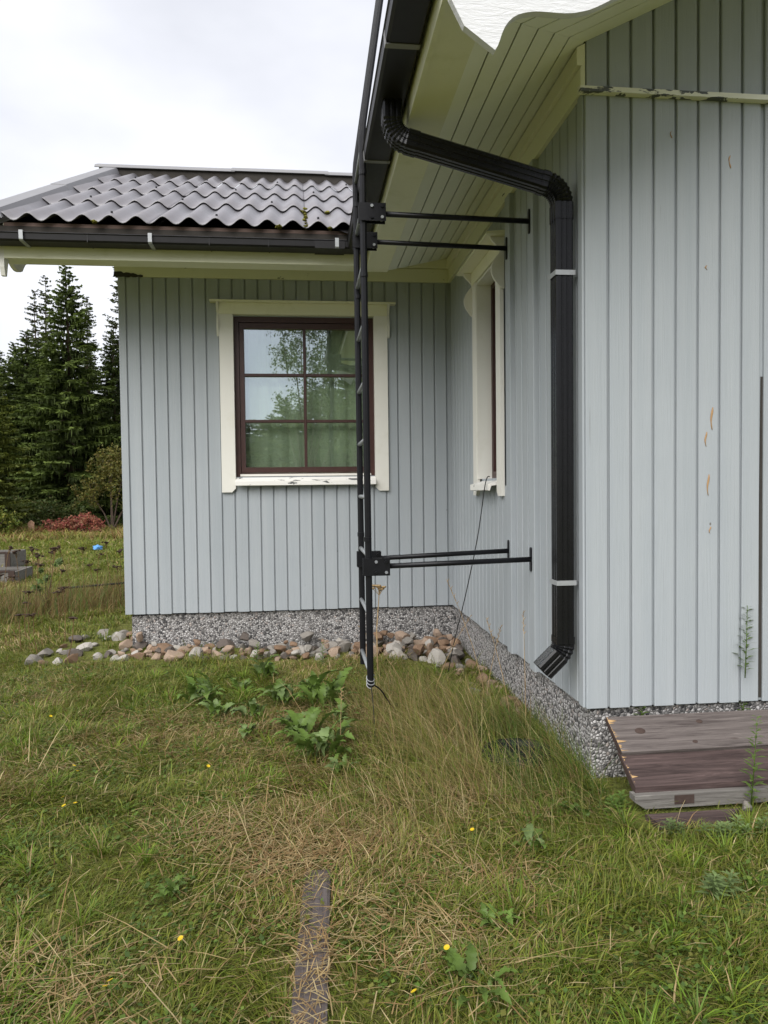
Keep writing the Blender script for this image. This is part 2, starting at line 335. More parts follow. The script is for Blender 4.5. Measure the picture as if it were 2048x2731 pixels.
# --- plinth (washed aggregate), butted boxes
pl = MB()
pl.box((XB + 0.03, YA + 0.03, -0.2), (XEND, YA + 0.22, ZB - 0.012)).build('plinth', 'washed_aggregate', house)
box('plinth', (XB + 0.03, YA + 0.22, -0.2), (XB + 0.22, YC + 0.03, ZB - 0.012), 'washed_aggregate', house)
box('plinth', (XL + 0.045, YC + 0.03, -0.2), (XB + 0.22, YC + 0.22, ZB - 0.012), 'washed_aggregate', house)
box('plinth', (XL + 0.045, YC + 0.22, -0.2), (XL + 0.22, YBACK, ZB - 0.012), 'washed_aggregate', house)

# --- wall cores with window holes
CX0, CX1, CZ0, CZ1 = -0.556, 0.597, 1.425, 2.730           # window opening in the wing wall
BY0, BY1, BZ0, BZ1 = 4.47, 5.005, 1.375, 2.745             # window opening in the side wall
TH = 0.17
def core(pieces, name, label=None):
    m = MB()
    for a, b in pieces: m.box(a, b)
    o = m.build(name, 'siding_paint', house)
    if label: o['label'] = label
    return o
xb, ya, yc = XB + REC, YA + REC, YC + REC
gz = lambda x: ZS + 0.006 + SL * (x - XB)
# gable wall core: five-sided prism
gm = MB()
gm.prism([(xb, ZB), (XEND, ZB), (XEND, gz(xb)), (XRIDGE, gz(XRIDGE)), (xb, gz(xb))], (0, ya, 0), ex, ez, ey, 0, TH)
gable = gm.build('gable_wall', 'siding_paint', house)
side = core([((xb, ya + TH, ZB), (xb + TH, BY0, ZS)), ((xb, BY1, ZB), (xb + TH, yc + TH, ZS)), ((xb, BY0, ZB), (xb + TH, BY1, BZ0)), ((xb, BY0, BZ1), (xb + TH, BY1, ZS))], 'side_wall')
wing = core([((XL + REC, yc, ZB), (CX0, yc + TH, ZS)), ((CX1, yc, ZB), (xb, yc + TH, ZS)), ((CX0, yc, ZB), (CX1, yc + TH, CZ0)), ((CX0, yc, CZ1), (CX1, yc + TH, ZS))], 'wing_wall')
wgm = MB(); YR = 8.50
wgm.prism([(yc + TH, ZB), (YBACK, ZB), (YBACK, ZS), (YR, ZS + SL * (YR - YC)), (yc + TH, ZS + SL * TH)], (XL + REC, 0, 0), ey, ez, ex, 0, TH)
wgable = wgm.build('wing_gable_wall', 'siding_paint', house)

# --- siding boards
def board(parent, P0, U, Nn, w, z0, z1, t=REC, zt=None):
    c = 0.0035
    poly = [(0, 0.0005), (0, t - c), (c, t), (w - c, t), (w, t - c), (w, 0.0005)]
    top = (lambda a, b: zt(a)) if zt else z1
    return MB().prism(poly, P0, U, Nn, ez, z0, top).build('siding_board', 'siding_paint', parent)
GAP = 0.0115
def jit(s=0.004): return random.uniform(-s, s)
# gable wall: lower course up to the drip ledge, upper course to the rake
edges = [XB - 0.001] + [1.3470 + PITCH * i for i in range(38)]
for i in range(len(edges) - 1):
    x0, x1 = edges[i], edges[i + 1] - GAP
    if i == 7: x1 -= 0.009                                   # the board beside the widened gap, which a dark strip fills as shade
    board(gable, (x0, ya, 0), ex, -ey, x1 - x0, ZB + jit(0.003), 3.012)
    board(gable, (x0 + (0.006 if i == 0 else 0), ya, 0), ex, -ey, x1 - x0 - (0.006 if i == 0 else 0), 3.040, 0, REC, lambda a, X=x0: gz(X + a) - 0.003)
xg = edges[8]; MB().prism([(xg - GAP - 0.0085, 0.335), (xg - 0.0005, 0.335), (xg - 0.0005, 1.80), (xg - GAP + 0.002, 1.80)], (0, ya - 0.0005, 0), ex, ez, -ey, 0, 0.004).build('joint_shade_strip', 'dark_backing', gable)  # dark strip painting the shade of an open joint; no real hole behind
# side wall, boards run from the outer corner to the inner corner
y = YA + 0.0105; k = 0
boardw = PITCH - GAP
ys_ = [YA + 0.0105 + PITCH * i for i in range(29)]
for y0 in ys_:
    y1 = min(y0 + boardw, YC - 0.004)
    if y1 - y0 < 0.02: continue
    P = (xb, y0, 0); w = y1 - y0; z0 = ZB + jit(0.003)
    if y1 > BY0 - 0.06 and y0 < BY1 + 0.06:
        board(side, P, ey, -ex, w, z0, BZ0 - 0.05); board(side, P, ey, -ex, w, BZ1 + 0.05, ZT + 0.03)
    else: board(side, P, ey, -ex, w, z0, ZT + 0.03)
# wing wall, grooves measured from the inner corner
xs_ = [1.101 - 0.1036 * i for i in range(-1, 26)]
for g in xs_:
    x0, x1 = g - 0.1036 + GAP / 2, g - GAP / 2
    x0 = max(x0, XL); x1 = min(x1, XB - 0.011)
    if x1 - x0 < 0.015: continue
    P = (x0, yc, 0); w = x1 - x0; z0 = ZB + jit(0.003)
    if x1 > CX0 - 0.05 and x0 < CX1 + 0.05:
        board(wing, P, ex, -ey, w, z0, CZ0 - 0.045); board(wing, P, ex, -ey, w, CZ1 + 0.05, ZT + 0.03)
    else: board(wing, P, ex, -ey, w, z0, ZT + 0.03)
for i in range(30):
    y0 = YC + 0.004 + 0.1036 * i; board(wgable, (XL + REC, y0, 0), ey, -ex, 0.1036 - GAP, ZB, 0, REC, lambda a, Y=y0: ZS + SL * (Y + a - YC) - 0.01)
# resin runs on the gable boards
for (x, z, h, w) in [(1.823, 1.66, 0.10, 0.011), (1.795, 1.55, 0.065, 0.009), (1.806, 1.36, 0.095, 0.010), (1.815, 1.125, 0.03, 0.007), (1.905, 2.775, 0.055, 0.009), (1.63, 2.87, 0.03, 0.006), (1.795, 2.29, 0.02, 0.007)]:
    r = []; 
    for j in range(7):
        t = j / 6; ww = w * (0.25 + 0.75 * abs(math.sin(3.3 * t + x * 9))) * (0.4 if j in (0, 6) else 1); zz = z - h * t; xx = x + 0.004 * math.sin(5 * t + z)
        r.append([Vector((xx + ww * math.cos(a) * 0.5, YA - 0.0005 - max(0, math.sin(a)) * 0.003, zz)) for a in [math.pi * q / 4 for q in range(5)]])
    MB().loft(r).build('resin_run', 'resin', gable, True)

# --- drip ledge with peeling paint
lg = MB().prism([(0, 0), (0.034, 0), (0.034, 0.022), (0.0, 0.031)], (0, YA + 0.002, 3.010), -ey, ez, ex, XB - 0.034, XEND - 0.02).build('drip_ledge', 'peeling_cream', house)
lg['label'] = 'cream drip ledge with grey flaking paint'

# --- battens that carry the ladder feet
for y0, y1 in ((3.705, 3.800), (4.135, 4.230)):
    t = 0.030
    b = MB().prism([(0, 0), (t - 0.003, 0), (t, 0.003), (t, y1 - y0 - 0.003), (t - 0.003, y1 - y0), (0, y1 - y0)], (XB - 0.0005, y0, 0), -ex, ey, ez, ZB + 0.004, ZT - 0.003).build('wall_batten', 'siding_paint', house)
# corner board at the outer corner
boxc('corner_board', (XB - 0.012, YA + 0.0115, ZB + 0.002), (XB - 0.0005, YA + 0.062, ZT - 0.003), 'siding_paint', house)

# --- frieze boards under the soffit
fb = MB().prism([(0, 0), (0.020, 0), (0.020, 0.006), (0.020, 0.105), (0.014, 0.112), (0.0, 0.112)], (XB, 0, ZT), -ex, ez, ey, YA + 0.001, YC - 0.0205).build('frieze_board', 'frieze_peel', house)
MB().prism([(0, 0), (0.036, 0.0), (0.036, 0.075), (0, 0.094)], (XB, 0, ZT + 0.1125), -ex, ez, ey, YA + 0.001, YC - 0.0365).build('frieze_board', 'cream_trim', house)
MB().prism([(0, 0), (0.020, 0), (0.020, 0.105), (0.014, 0.112), (0.0, 0.112)], (0, YC, ZT), -ey, ez, ex, XL - 0.02, XB - 0.0005).build('frieze_board', 'frieze_peel', house)
MB().prism([(0, 0), (0.036, 0.0), (0.036, 0.075), (0, 0.094)], (0, YC, ZT + 0.1125), -ey, ez, ex, XL - 0.02, XB - 0.0005).build('frieze_board', 'cream_trim', house)
# flaked dark end of the wing frieze
rr = random.Random(3); pts = [(XL - 0.026, ZT - 0.004)]
for i in range(13): pts.append((XL - 0.02 + i * 0.0185, ZT - 0.006 + rr.uniform(-0.003, 0.003)))
for i in range(13): pts.append((XL - 0.02 + (12 - i) * 0.0185, ZT + (0.010 + 0.030 * (i / 12)) + rr.uniform(-0.007, 0.007)))
MB().prism(pts, (0, YC - 0.0205, 0), ex, ez, -ey, 0, 0.004).build('rotten_edge', 'dark_backing', house)

# --- eaves of the main house: soffit boards, flat board, fascia
XF, ZF = 0.478, 2.925          # fascia line and flat board level
XS1 = 0.628                    # outer edge of the sloping soffit
zsof = lambda x: ZS + SL * (x - XB)
nsl = Vector((SL, 0, -1)).normalized()
soff = MB()
YE = 2.385
YG = 2.345                     # outer face of the gable overhang
def soffit_board(parent, quad, th=0.012, mat='soffit_paint'):
    """quad: four (x,y) plan corners on the sloping soffit plane of the main roof"""
    lo = [Vector((x, y, zsof(x))) for x, y in quad]; up = [v + Vector((0, 0, th)) for v in lo]
    return mk('soffit_board', lo + up, [(0, 1, 2, 3), (4, 5, 6, 7), (0, 1, 5, 4), (1, 2, 6, 5), (2, 3, 7, 6), (3, 0, 4, 7)], mat, parent)
back = [Vector((x, y, zsof(x) + 0.010)) for x, y in ((XS1, YG + 0.03), (XRIDGE, YG + 0.03), (XRIDGE, YA), (XB, YA), (XB, YC), (XS1, YC - (XB - XS1)))]
soffit = mk('soffit', back + [v + Vector((0, 0, 0.02)) for v in back], [tuple(range(6)), tuple(range(6, 12))] + [(i, (i + 1) % 6, 6 + (i + 1) % 6, 6 + i) for i in range(6)], 'dark_backing', house)
bx_ = [XS1 + 0.0995 * i for i in range(6)] + [XB - 0.002]
for i in range(6):
    a, b = bx_[i] + 0.004, bx_[i + 1] - 0.004
    soffit_board(soffit, [(a, max(YA - (XB - a) + 0.001, YG + 0.031)), (b, max(YA - (XB - b) + 0.001, YG + 0.031)), (b, YC - (XB - b)), (a, YC - (XB - a))])
for i in range(6):                                           # rake boards along the gable overhang
    d1 = XB - bx_[i + 1]; d0 = XB - bx_[i]
    ya_, yb_ = YA - d0 + 0.004, YA - d1 - 0.004
    if i == 5: yb_ = YA - 0.001
    ya_ = max(ya_, YG + 0.032)
    if yb_ - ya_ < 0.01: continue
    soffit_board(soffit, [(XB - (YA - ya_) + 0.001, ya_), (XRIDGE, ya_), (XRIDGE, yb_), (XB - (YA - yb_) + 0.001, yb_)])
# flat outer board and fascia of the main eave
YV = YC - (XB - XF)            # inner corner of the fascias
MB().prism([(XF + 0.021, 0), (XS1 + 0.012, 0), (XS1 + 0.012, 0.018), (XF + 0.021, 0.018)], (0, 0, ZF), ex, ez, ey, YE, lambda a, b: YC - (XB - a)).build('eave_board', 'fascia_paint', house)
MB().prism([(0, 0), (0.02, 0), (0.02, 0.235), (0, 0.235)], (XF, 0, ZF - 0.006), ex, ez, ey, YE, lambda a, b: YV + a).build('fascia', 'fascia_paint', house)
# rotten brown board above the gutters
MB().prism([(0, 0), (0.012, 0), (0.012, 0.07), (0, 0.07)], (XF - 0.0125, 0, 3.085), ex, ez, ey, YE + 0.01, lambda a, b: YV - 0.0125 + a).build('eave_batten', 'fascia_rot', house)
# eaves of the wing
XV = -2.04
MB().prism([(YV + 0.021, 0), (YC - 0.598, 0), (YC - 0.598, 0.018), (YV + 0.021, 0.018)], (0, 0, ZF + 0.0), ey, ez, ex, XV + 0.031, lambda a, b: XB - (YC - a) - 0.0005).build('eave_board', 'fascia_paint', house)
MB().prism([(0, 0), (0.02, 0), (0.02, 0.235), (0, 0.235)], (0, YV, ZF - 0.006), ey, ez, ex, XV + 0.031, lambda a, b: XF + a - 0.0005).build('fascia', 'fascia_paint', house)
MB().prism([(0, 0), (0.012, 0), (0.012, 0.07), (0, 0.07)], (0, YV - 0.0125, 3.085), ey, ez, ex, XV + 0.04, lambda a, b: XF - 0.0125 + a).build('eave_batten', 'fascia_rot', house)
zsy = lambda y: ZS + SL * (y - YC)
wb = [Vector((XV + 0.03, YC - 0.61, zsy(YC - 0.61) + 0.01)), Vector((XB - 0.61, YC - 0.61, zsy(YC - 0.61) + 0.01)), Vector((XB, YC, ZS + 0.01)), Vector((XV + 0.03, YC, ZS + 0.01))]
wsoff = mk('soffit', wb + [v + Vector((0, 0, 0.02)) for v in wb], [(0, 1, 2, 3), (4, 5, 6, 7), (0, 1, 5, 4), (1, 2, 6, 5), (2, 3, 7, 6), (3, 0, 4, 7)], 'dark_backing', house)
for i in range(6):
    a, b = YC - 0.61 + 0.0995 * i + 0.004, YC - 0.61 + 0.0995 * (i + 1) - 0.004
    q = [(XV + 0.031, a), (XB - (YC - a) - 0.002, a), (XB - (YC - b) - 0.002, b), (XV + 0.031, b)]
    lo = [Vector((x, y_, zsy(y_))) for x, y_ in q]; mk('soffit_board', lo + [v + Vector((0, 0, 0.012)) for v in lo], [(0, 1, 2, 3), (4, 5, 6, 7), (0, 1, 5, 4), (1, 2, 6, 5), (2, 3, 7, 6), (3, 0, 4, 7)], 'soffit_paint', wsoff)
# boxed return under the wing's verge overhang
q = [(XV + 0.031, YC - 0.0), (XL - 0.021, YC), (XL - 0.021, YBACK), (XV + 0.031, YBACK)]

# --- scalloped bargeboards
BARGE = [(0.4353, 3.0743), (0.4583, 2.9964), (0.494, 2.8992), (0.5123, 2.8644), (0.5398, 2.8112), (0.6416, 2.7388), (0.6507, 2.7526), (0.6581, 2.7718), (0.6654, 2.7938), (0.6745, 2.814), (0.6865, 2.8314), (0.702, 2.8461), (0.7204, 2.8571), (0.7433, 2.8644), (0.7671, 2.869), (0.7946, 2.8708), (0.8221, 2.8708), (0.8496, 2.8699), (0.8771, 2.8699), (0.9073, 2.8726), (0.9367, 2.8791), (0.9623, 2.8864), (0.988, 2.8974), (1.0201, 2.9139), (1.0531, 2.9331)]
bp = list(BARGE); bx0, bz0 = bp[-1]
bp = bp + [(XRIDGE, bz0 + SL * (XRIDGE - bx0)), (XRIDGE, 3.10 + SL * (XRIDGE - 0.403)), (0.50, 3.10 + SL * (0.50 - 0.403)), (0.440, 3.06)]
MB().prism(bp, (0, YG, 0), ex, ez, ey, 0, 0.029).build('bargeboard', 'bargeboard_paint', house)
WB = [(5.23, 3.09), (5.23, 2.86), (5.245, 2.805), (5.275, 2.805), (5.300, 2.90), (5.330, 2.937), (5.37, 2.932), (5.42, 2.912), (5.47, 2.902), (5.52, 2.908), (5.56, 2.925), (5.59, 2.96), (5.62, 2.99), (YR, 2.99 + SW * (YR - 5.62)), (YR, 3.10 + SL * (YR - 5.15))]
MB().prism(WB, (XV, 0, 0), ey, ez, ex, 0, 0.029).build('bargeboard', 'casing_cream', house)

# --- roofs of corrugated fibre cement sheets laid in overlapping courses
WP, AMP = 0.1777, 0.026
def sheet(parent, s0, s1, c0, c1, mode, cut, rz=0.0):
    """s0..s1 along the eave, c0..c1 up the slope (plan metres from the eave); mode 'wing': eave along x; 'main': eave along y"""
    n = max(2, int(round((s1 - s0) / WP * 10))); rows = [c0, (c0 + c1) / 2, c1]; top = []; bot = []
    for r_i, c in enumerate(rows):
        lift = 0.022 * (1 - (c - c0) / (c1 - c0)) + rz
        for i in range(n + 1):
            s = s0 + (s1 - s0) * i / n
            ph = (s + 1.914) / WP if mode == 'wing' else (s - 2.50) / WP
            z = 3.13 + AMP * (1 - math.cos(2 * math.pi * ph)) + (SW if mode == 'wing' else SL) * c + lift
            if mode == 'wing':
                s2 = min(s, cut(c)); P = Vector((s2, 5.15 + c, z))
            else:
                s2 = min(s, cut(c)); P = Vector((0.403 + c, s2, z))
            top.append(P); bot.append(P - Vector((0, 0, 0.0085)))
    V = top + bot; F = []; m = n + 1; o = len(top)
    for r in range(2):
        for i in range(n):
            a = r * m + i
            F += [(a, a + 1, a + m + 1, a + m), (o + a, o + a + m, o + a + m + 1, o + a + 1)]
    for i in range(n): F += [(i, i + 1, o + i + 1, o + i), (2 * m + i, 2 * m + i + 1, o + 2 * m + i + 1, o + 2 * m + i)]
    for r in range(2): F += [(r * m, (r + 1) * m, o + (r + 1) * m, o + r * m), (r * m + n, (r + 1) * m + n, o + (r + 1) * m + n, o + r * m + n)]
    return mk('roof_sheet', V, F, 'fibre_cement', parent, True)
def deck(name, pts, th=0.05):
    V = [Vector(p) for p in pts]; n = len(V); return mk(name, V + [v - Vector((0, 0, th)) for v in V], [tuple(range(n)), tuple(range(n, 2 * n))] + [(i, (i + 1) % n, n + (i + 1) % n, n + i) for i in range(n)], 'dark_backing', house)
RW = YR - 5.15
dz = lambda c: 3.10 + SL * c
wroof = deck('roof', [(-2.06, 5.21, dz(0.06)), (0.403 + 0.06, 5.21, dz(0.06)), (0.403 + RW, YR, dz(RW)), (-2.06, YR, dz(RW))])
deck('roof_deck', [(-2.06, YR + 0.01, dz(RW)), (0.403 + RW, YR + 0.01, dz(RW)), (0.403 + RW, YR + RW, dz(0)), (-2.06, YR + RW, dz(0))])
cuts = [0.0, 0.80, 1.60, 2.40, 3.20]
seam = 0.041
sedges = sorted([-2.075, seam - WP * 6, seam] + [seam + WP * 6 * j for j in range(1, 6)])
for ci in range(4):
    c0 = cuts[ci] + jit(0.006) - (0.0 if ci == 0 else 0.01); c1 = cuts[ci + 1] + (0.10 if ci < 3 else 0.0)
    for j in range(len(sedges) - 1):
        s0, s1 = sedges[j], sedges[j + 1] - 0.002
        cf = lambda c: 0.403 + c - 0.012
        if s0 + 0.05 > cf(c1): continue
        sheet(wroof, s0, s1, c0, c1, 'wing', cf, 0.002 * (j % 2))
RM = XRIDGE - 0.403
mroof = deck('roof', [(0.455, YE - 0.03, dz(0.052)), (XRIDGE, YE - 0.03, dz(RM)), (XRIDGE, 13.4, dz(RM)), (0.403 + RW, 13.4, dz(RW)), (0.403 + RW, 5.15 + RW, dz(RW)), (0.455, 5.15 + 0.052, dz(0.052))])
deck('roof_deck', [(XRIDGE + 0.01, YG + 0.03, dz(RM)), (XRIDGE + RM, YG + 0.03, dz(0)), (XRIDGE + RM, 13.4, dz(0)), (XRIDGE + 0.01, 13.4, dz(RM))])
for ci in range(5):
    c0 = ci * 1.0 - (0.03 if ci == 0 else 0.02); c1 = min(ci + 1.1, RM)
    for j in range(4):
        s0 = 2.50 - WP + WP * 6 * j; s1 = s0 + WP * 6 - 0.002; cf = lambda c: 5.15 + c - 0.012
        if s0 + 0.05 > cf(c1): continue
        sheet(mroof, s0, s1, c0, c1, 'main', cf)
# sheet screws
scr = MB().prism([(math.cos(a) * 0.008, math.sin(a) * 0.008) for a in [k * math.pi / 3 for k in range(6)]], (0, 0, 0), ex, ey, ez, 0, 0.012)
sme = None
for ci in range(4):
    for j, w in enumerate(range(-1, 18, 4)):
        s = -1.914 + WP * (w + 0.5 + (2 if ci % 2 else 0)); c = cuts[ci] + 0.075
        if s < -2.0 or s > 0.403 + c - 0.05: continue
        P = Vector((s, 5.15 + c, 3.13 + 2 * AMP + SW * c + 0.021))
        if sme is None: o = mk('screw', [v + P for v in scr.V], scr.F, 'ladder_black', wroof, False, P); sme = o.data
        else: link('screw', sme, None, wroof, P)
# moss cushions in the sheet seam
mrnd = random.Random(5)
for (s, c) in [(seam, 0.03), (seam + 0.01, 0.10), (seam - 0.008, 0.33), (seam + 0.004, 0.48), (seam, 0.66), (seam - 0.006, 0.76), (seam + 0.005, 0.92), (seam + 0.17, 0.0), (seam - 0.19, 0.005), (-1.39, 0.005), (seam + 0.18, 0.79), (seam - 0.02, 0.785), (seam, 0.2)]:
    bm = bmesh.new(); bmesh.ops.create_icosphere(bm, subdivisions=2, radius=mrnd.uniform(0.010, 0.022))
    for v in bm.verts: v.co *= mrnd.uniform(0.75, 1.3); v.co.z *= 0.55; v.co.y *= 1.7
    me = bpy.data.meshes.new('moss'); bm.to_mesh(me); bm.free(); me.materials.append(M['moss'])
    link('moss_cushion', me, None, wroof, (s, 5.15 + c, 3.15 + SW * c))
# verge flashing on the wing (two lengths), ridge caps
def flash(c0, c1, dzz):
    m = MB(); P = lambda c: Vector((0, 5.15 + c, 3.13 + SW * c + dzz))
    prof = [(-2.135, -0.07), (-2.135, 0.100), (-2.005, 0.098), (-1.980, 0.036), (-1.986, 0.034), (-2.009, 0.092), (-2.129, 0.094), (-2.129, -0.07)]
    return m.loft([[P(c) + Vector((x, 0, z)) for x, z in prof] for c in (c0, c1)]).build('verge_flashing', 'flashing_grey', wroof)
flash(-0.02, 1.50, 0.0); flash(1.44, RW - 0.10, 0.006)
zr = 3.13 + SW * RW
for x0, x1, dd in ((-2.24, -0.72, 0.0), (-0.76, 0.33, 0.009), (0.29, 1.6, 0.0), (1.56, 3.4, 0.009)):
    prof = [(-0.145, 0.000), (-0.13, 0.030), (0, 0.095), (0.13, 0.030), (0.145, 0.0), (0.14, -0.004), (0.125, 0.024), (0, 0.088), (-0.125, 0.024), (-0.14, -0.004)]
    MB().loft([[Vector((x, YR + a, zr + 0.035 + b + dd)) for a, b in prof] for x in (x0, x1)]).build('ridge_cap', 'flashing_grey', wroof)
box('ridge_board', (-2.0, YR - 0.115, zr - 0.08), (3.3, YR - 0.09, zr + 0.052), 'dark_backing', wroof)
# lead-grey valley tray seen above the inner gutter corner
MB().prism([(-0.13, 0.062), (0, -0.004), (0.13, 0.062), (0.13, 0.066), (0, 0.0), (-0.13, 0.066)], (0.40, 5.15, 3.118), Vector((1, -1, 0)).normalized(), ez, Vector((1, 1, 0.5)), -0.04, 1.2).build('valley_tray', 'gutter_black', wroof)

# --- gutters
def gutter(path_fn, L0, L1, name_label, corner):
    w, h, t = 0.132, 0.052, 0.004
    prof = [(0, 0.085), (0, 0.008), (0.008, 0), (w - 0.012, 0), (w, 0.010), (w + 0.004, h - 0.006), (w + 0.010, h), (w + 0.002, h + 0.006), (w - 0.006, h - 0.002), (w - 0.006, 0.014), (w - 0.016, t + 0.002), (0.012, t + 0.002), (0.005, 0.012), (0.005, 0.085)]
    m = MB().loft([[path_fn(a, L0(a)) for a in prof], [path_fn(a, L1(a)) for a in prof]])
    g = m.build('gutter', 'gutter_black', house); g['label'] = name_label; return g
GZ = 2.991
gw = gutter(lambda a, s: Vector((s, YV - 0.014 - a[0], GZ + a[1])), lambda a: -2.16, lambda a: XF - 0.014 - a[0] - 0.0005, 'black box gutter along the wing eave', True)
gm_ = gutter(lambda a, s: Vector((XF - 0.014 - a[0], s, GZ + a[1])), lambda a: YE - 0.03, lambda a: YV - 0.014 - a[0], 'black box gutter along the main eave above the downpipe', True)
def clip_w(x): 
    m = MB(); w = 0.152; pr = [(0.0, -0.003), (w - 0.008, -0.003), (w, 0.006), (w + 0.004, 0.064), (w - 0.02, 0.068), (w - 0.02, 0.065), (w, 0.061), (w - 0.003, 0.007), (w - 0.009, 0.0005), (0, 0.0005)]
    m.prism(pr, (x, YV - 0.012, GZ - 0.001), -ey, ez, ex, 0, 0.026); return m
for x in (-1.02, 0.24, -1.85): clip_w(x).build('gutter_bracket', 'galvanised', gw)
for x in (-0.62, -1.42, -0.22):                               # sleeve joints
    MB().prism([(0.0, -0.002), (0.136, -0.002), (0.137, 0.046), (0.134, 0.046), (0.133, 0.001), (0, 0.001)], (x, YV - 0.014, GZ), -ey, ez, ex, 0, 0.006).build('gutter_seam', 'gutter_black', gw)
MB().prism([(0.0, -0.004), (0.142, -0.004), (0.146, 0.045), (0.1425, 0.045), (0.139, 0.0), (0, 0.0)], (0, YV - 0.014, GZ - 0.001), -ey, ez, ex, 0.10, XF - 0.17).build('gutter_sleeve', 'gutter_black', gw)
for y0 in (3.72, 2.75):
    MB().prism([(0.0, -0.0035), (0.134, -0.0035), (0.138, 0.046), (0.135, 0.046), (0.131, -0.001), (0, -0.001)], (XF - 0.014, y0, GZ), -ex, ez, ey, 0, 0.03).build('gutter_bracket', 'flashing_grey', gm_)

# --- windows
def window_wing():
    yf = YC + 0.03
    fr = MB(); fw_ = 0.045
    fr.box((CX0, yf, CZ0), (CX0 + fw_, yf + 0.09, CZ1)).box((CX1 - fw_, yf, CZ0), (CX1, yf + 0.09, CZ1)).box((CX0 + fw_, yf, CZ1 - fw_), (CX1 - fw_, yf + 0.09, CZ1)).box((CX0 + fw_, yf, CZ0), (CX1 - fw_, yf + 0.09, CZ0 + 0.03))
    w = fr.build('window', 'brown_frame_paint', house); w['label'] = 'six-pane brown window in the wing wall reflecting sky and birch'
    sx0, sx1, sz0, sz1 = CX0 + fw_ + 0.004, CX1 - fw_ - 0.004, CZ0 + 0.034, CZ1 - fw_ - 0.004; ys = yf + 0.008; sw = 0.044
    s = MB(); s.box((sx0, ys, sz0), (sx0 + sw - 0.008, ys + 0.05, sz1)).box((sx1 - sw + 0.008, ys, sz0), (sx1, ys + 0.05, sz1)).box((sx0 + sw - 0.008, ys, sz1 - sw), (sx1 - sw + 0.008, ys + 0.05, sz1)).box((sx0 + sw - 0.008, ys, sz0), (sx1 - sw + 0.008, ys + 0.05, sz0 + sw))
    s.build('sash', 'brown_frame_paint', w)
    gx0, gx1, gz0, gz1 = sx0 + sw - 0.008, sx1 - sw + 0.008, sz0 + sw, sz1 - sw; xm = (gx0 + gx1) / 2; mw = 0.024
    boxc('muntin', (xm - mw / 2, ys - 0.001, gz0), (xm + mw / 2, ys + 0.040, gz1), 'brown_frame_paint', w, 0.004)
    zz = [gz0 + (gz1 - gz0) * i / 3 for i in range(4)]
    for z in zz[1:3]:
        for a, b in ((gx0, xm - mw / 2), (xm + mw / 2, gx1)): boxc('muntin', (a, ys + 0.001, z - mw / 2), (b, ys + 0.040, z + mw / 2), 'brown_frame_paint', w, 0.004)
    for i in range(2):
        for j in range(3):
            a = gx0 if i == 0 else xm + mw / 2; b = xm - mw / 2 if i == 0 else gx1; c = zz[j] + (mw / 2 if j else 0); d = zz[j + 1] - (mw / 2 if j < 2 else 0); tl = random.uniform(-0.0012, 0.0012); tz = random.uniform(-0.001, 0.001)
            V = [(a, ys + 0.024 + tl + tz, c), (b, ys + 0.024 - tl + tz, c), (b, ys + 0.024 - tl - tz, d), (a, ys + 0.024 + tl - tz, d)]
            mk('pane', V + [(x, y_ + 0.004, z) for x, y_, z in V], [(0, 1, 2, 3), (4, 5, 6, 7), (0, 1, 5, 4), (1, 2, 6, 5), (2, 3, 7, 6), (3, 0, 4, 7)], 'window_glass', w)
    # curtain inside, hung in folds, and a dark room box
    n = 60; V = []; 
    for i in range(n + 1):
        x = CX0 + 0.03 + (CX1 - CX0 - 0.06) * i / n; yy = yf + 0.115 + 0.012 * math.sin(i * 0.9) + 0.006 * math.sin(i * 2.3)
        V += [Vector((x, yy, CZ0 + 0.0)), Vector((x, yy, CZ1 - 0.02))]
    F = [(2 * i, 2 * i + 2, 2 * i + 3, 2 * i + 1) for i in range(n)]
    N = len(V); V2 = [v + Vector((0, 0.003, 0)) for v in V]; F2 = [tuple(reversed([q + N for q in f])) for f in F]
    mk('curtain', V + V2, F + F2, 'curtain_cloth', w, True)
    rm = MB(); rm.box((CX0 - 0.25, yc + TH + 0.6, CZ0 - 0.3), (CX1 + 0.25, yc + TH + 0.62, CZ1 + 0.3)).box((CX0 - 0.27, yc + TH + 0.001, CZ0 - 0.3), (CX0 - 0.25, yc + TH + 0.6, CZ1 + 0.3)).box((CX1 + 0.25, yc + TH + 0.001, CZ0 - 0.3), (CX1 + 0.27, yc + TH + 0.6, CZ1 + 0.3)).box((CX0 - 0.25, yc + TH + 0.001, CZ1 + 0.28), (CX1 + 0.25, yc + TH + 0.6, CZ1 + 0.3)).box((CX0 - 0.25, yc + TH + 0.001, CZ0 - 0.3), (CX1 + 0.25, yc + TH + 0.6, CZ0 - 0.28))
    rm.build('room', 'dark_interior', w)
    # casing boards, pointed feet
    t = 0.024; cy = YC - t
    for a, b, sgn in ((CX0 - 0.105, CX0 + 0.006, 1), (CX1 - 0.006, CX1 + 0.105, -1)):
        f = 0.032; zb_ = CZ0 - 0.125
        poly = [(a + (0 if sgn > 0 else f), zb_), (b - (f if sgn > 0 else 0), zb_), (b, zb_ + (f if sgn > 0 else 0)), (b, CZ1 + 0.006), (a, CZ1 + 0.006), (a, zb_ + (0 if sgn > 0 else f))]
        MB().prism(poly, (0, cy, 0), ex, ez, ey, 0, t + 0.030).build('casing_board', 'casing_cream', w)
    hx0, hx1 = CX0 - 0.105, CX1 + 0.105
    MB().box((hx0, cy - 0.004, CZ1 + 0.0065), (hx1, YC + 0.03, CZ1 + 0.098)).build('casing_head', 'cream_trim', w)
    MB().prism([(0, 0), (0.075, 0.0), (0.075, 0.014), (0.0, 0.024)], (0, YC + 0.008, CZ1 + 0.0985), -ey, ez, ex, hx0 - 0.068, hx1 + 0.068).build('cornice', 'cream_trim', w)
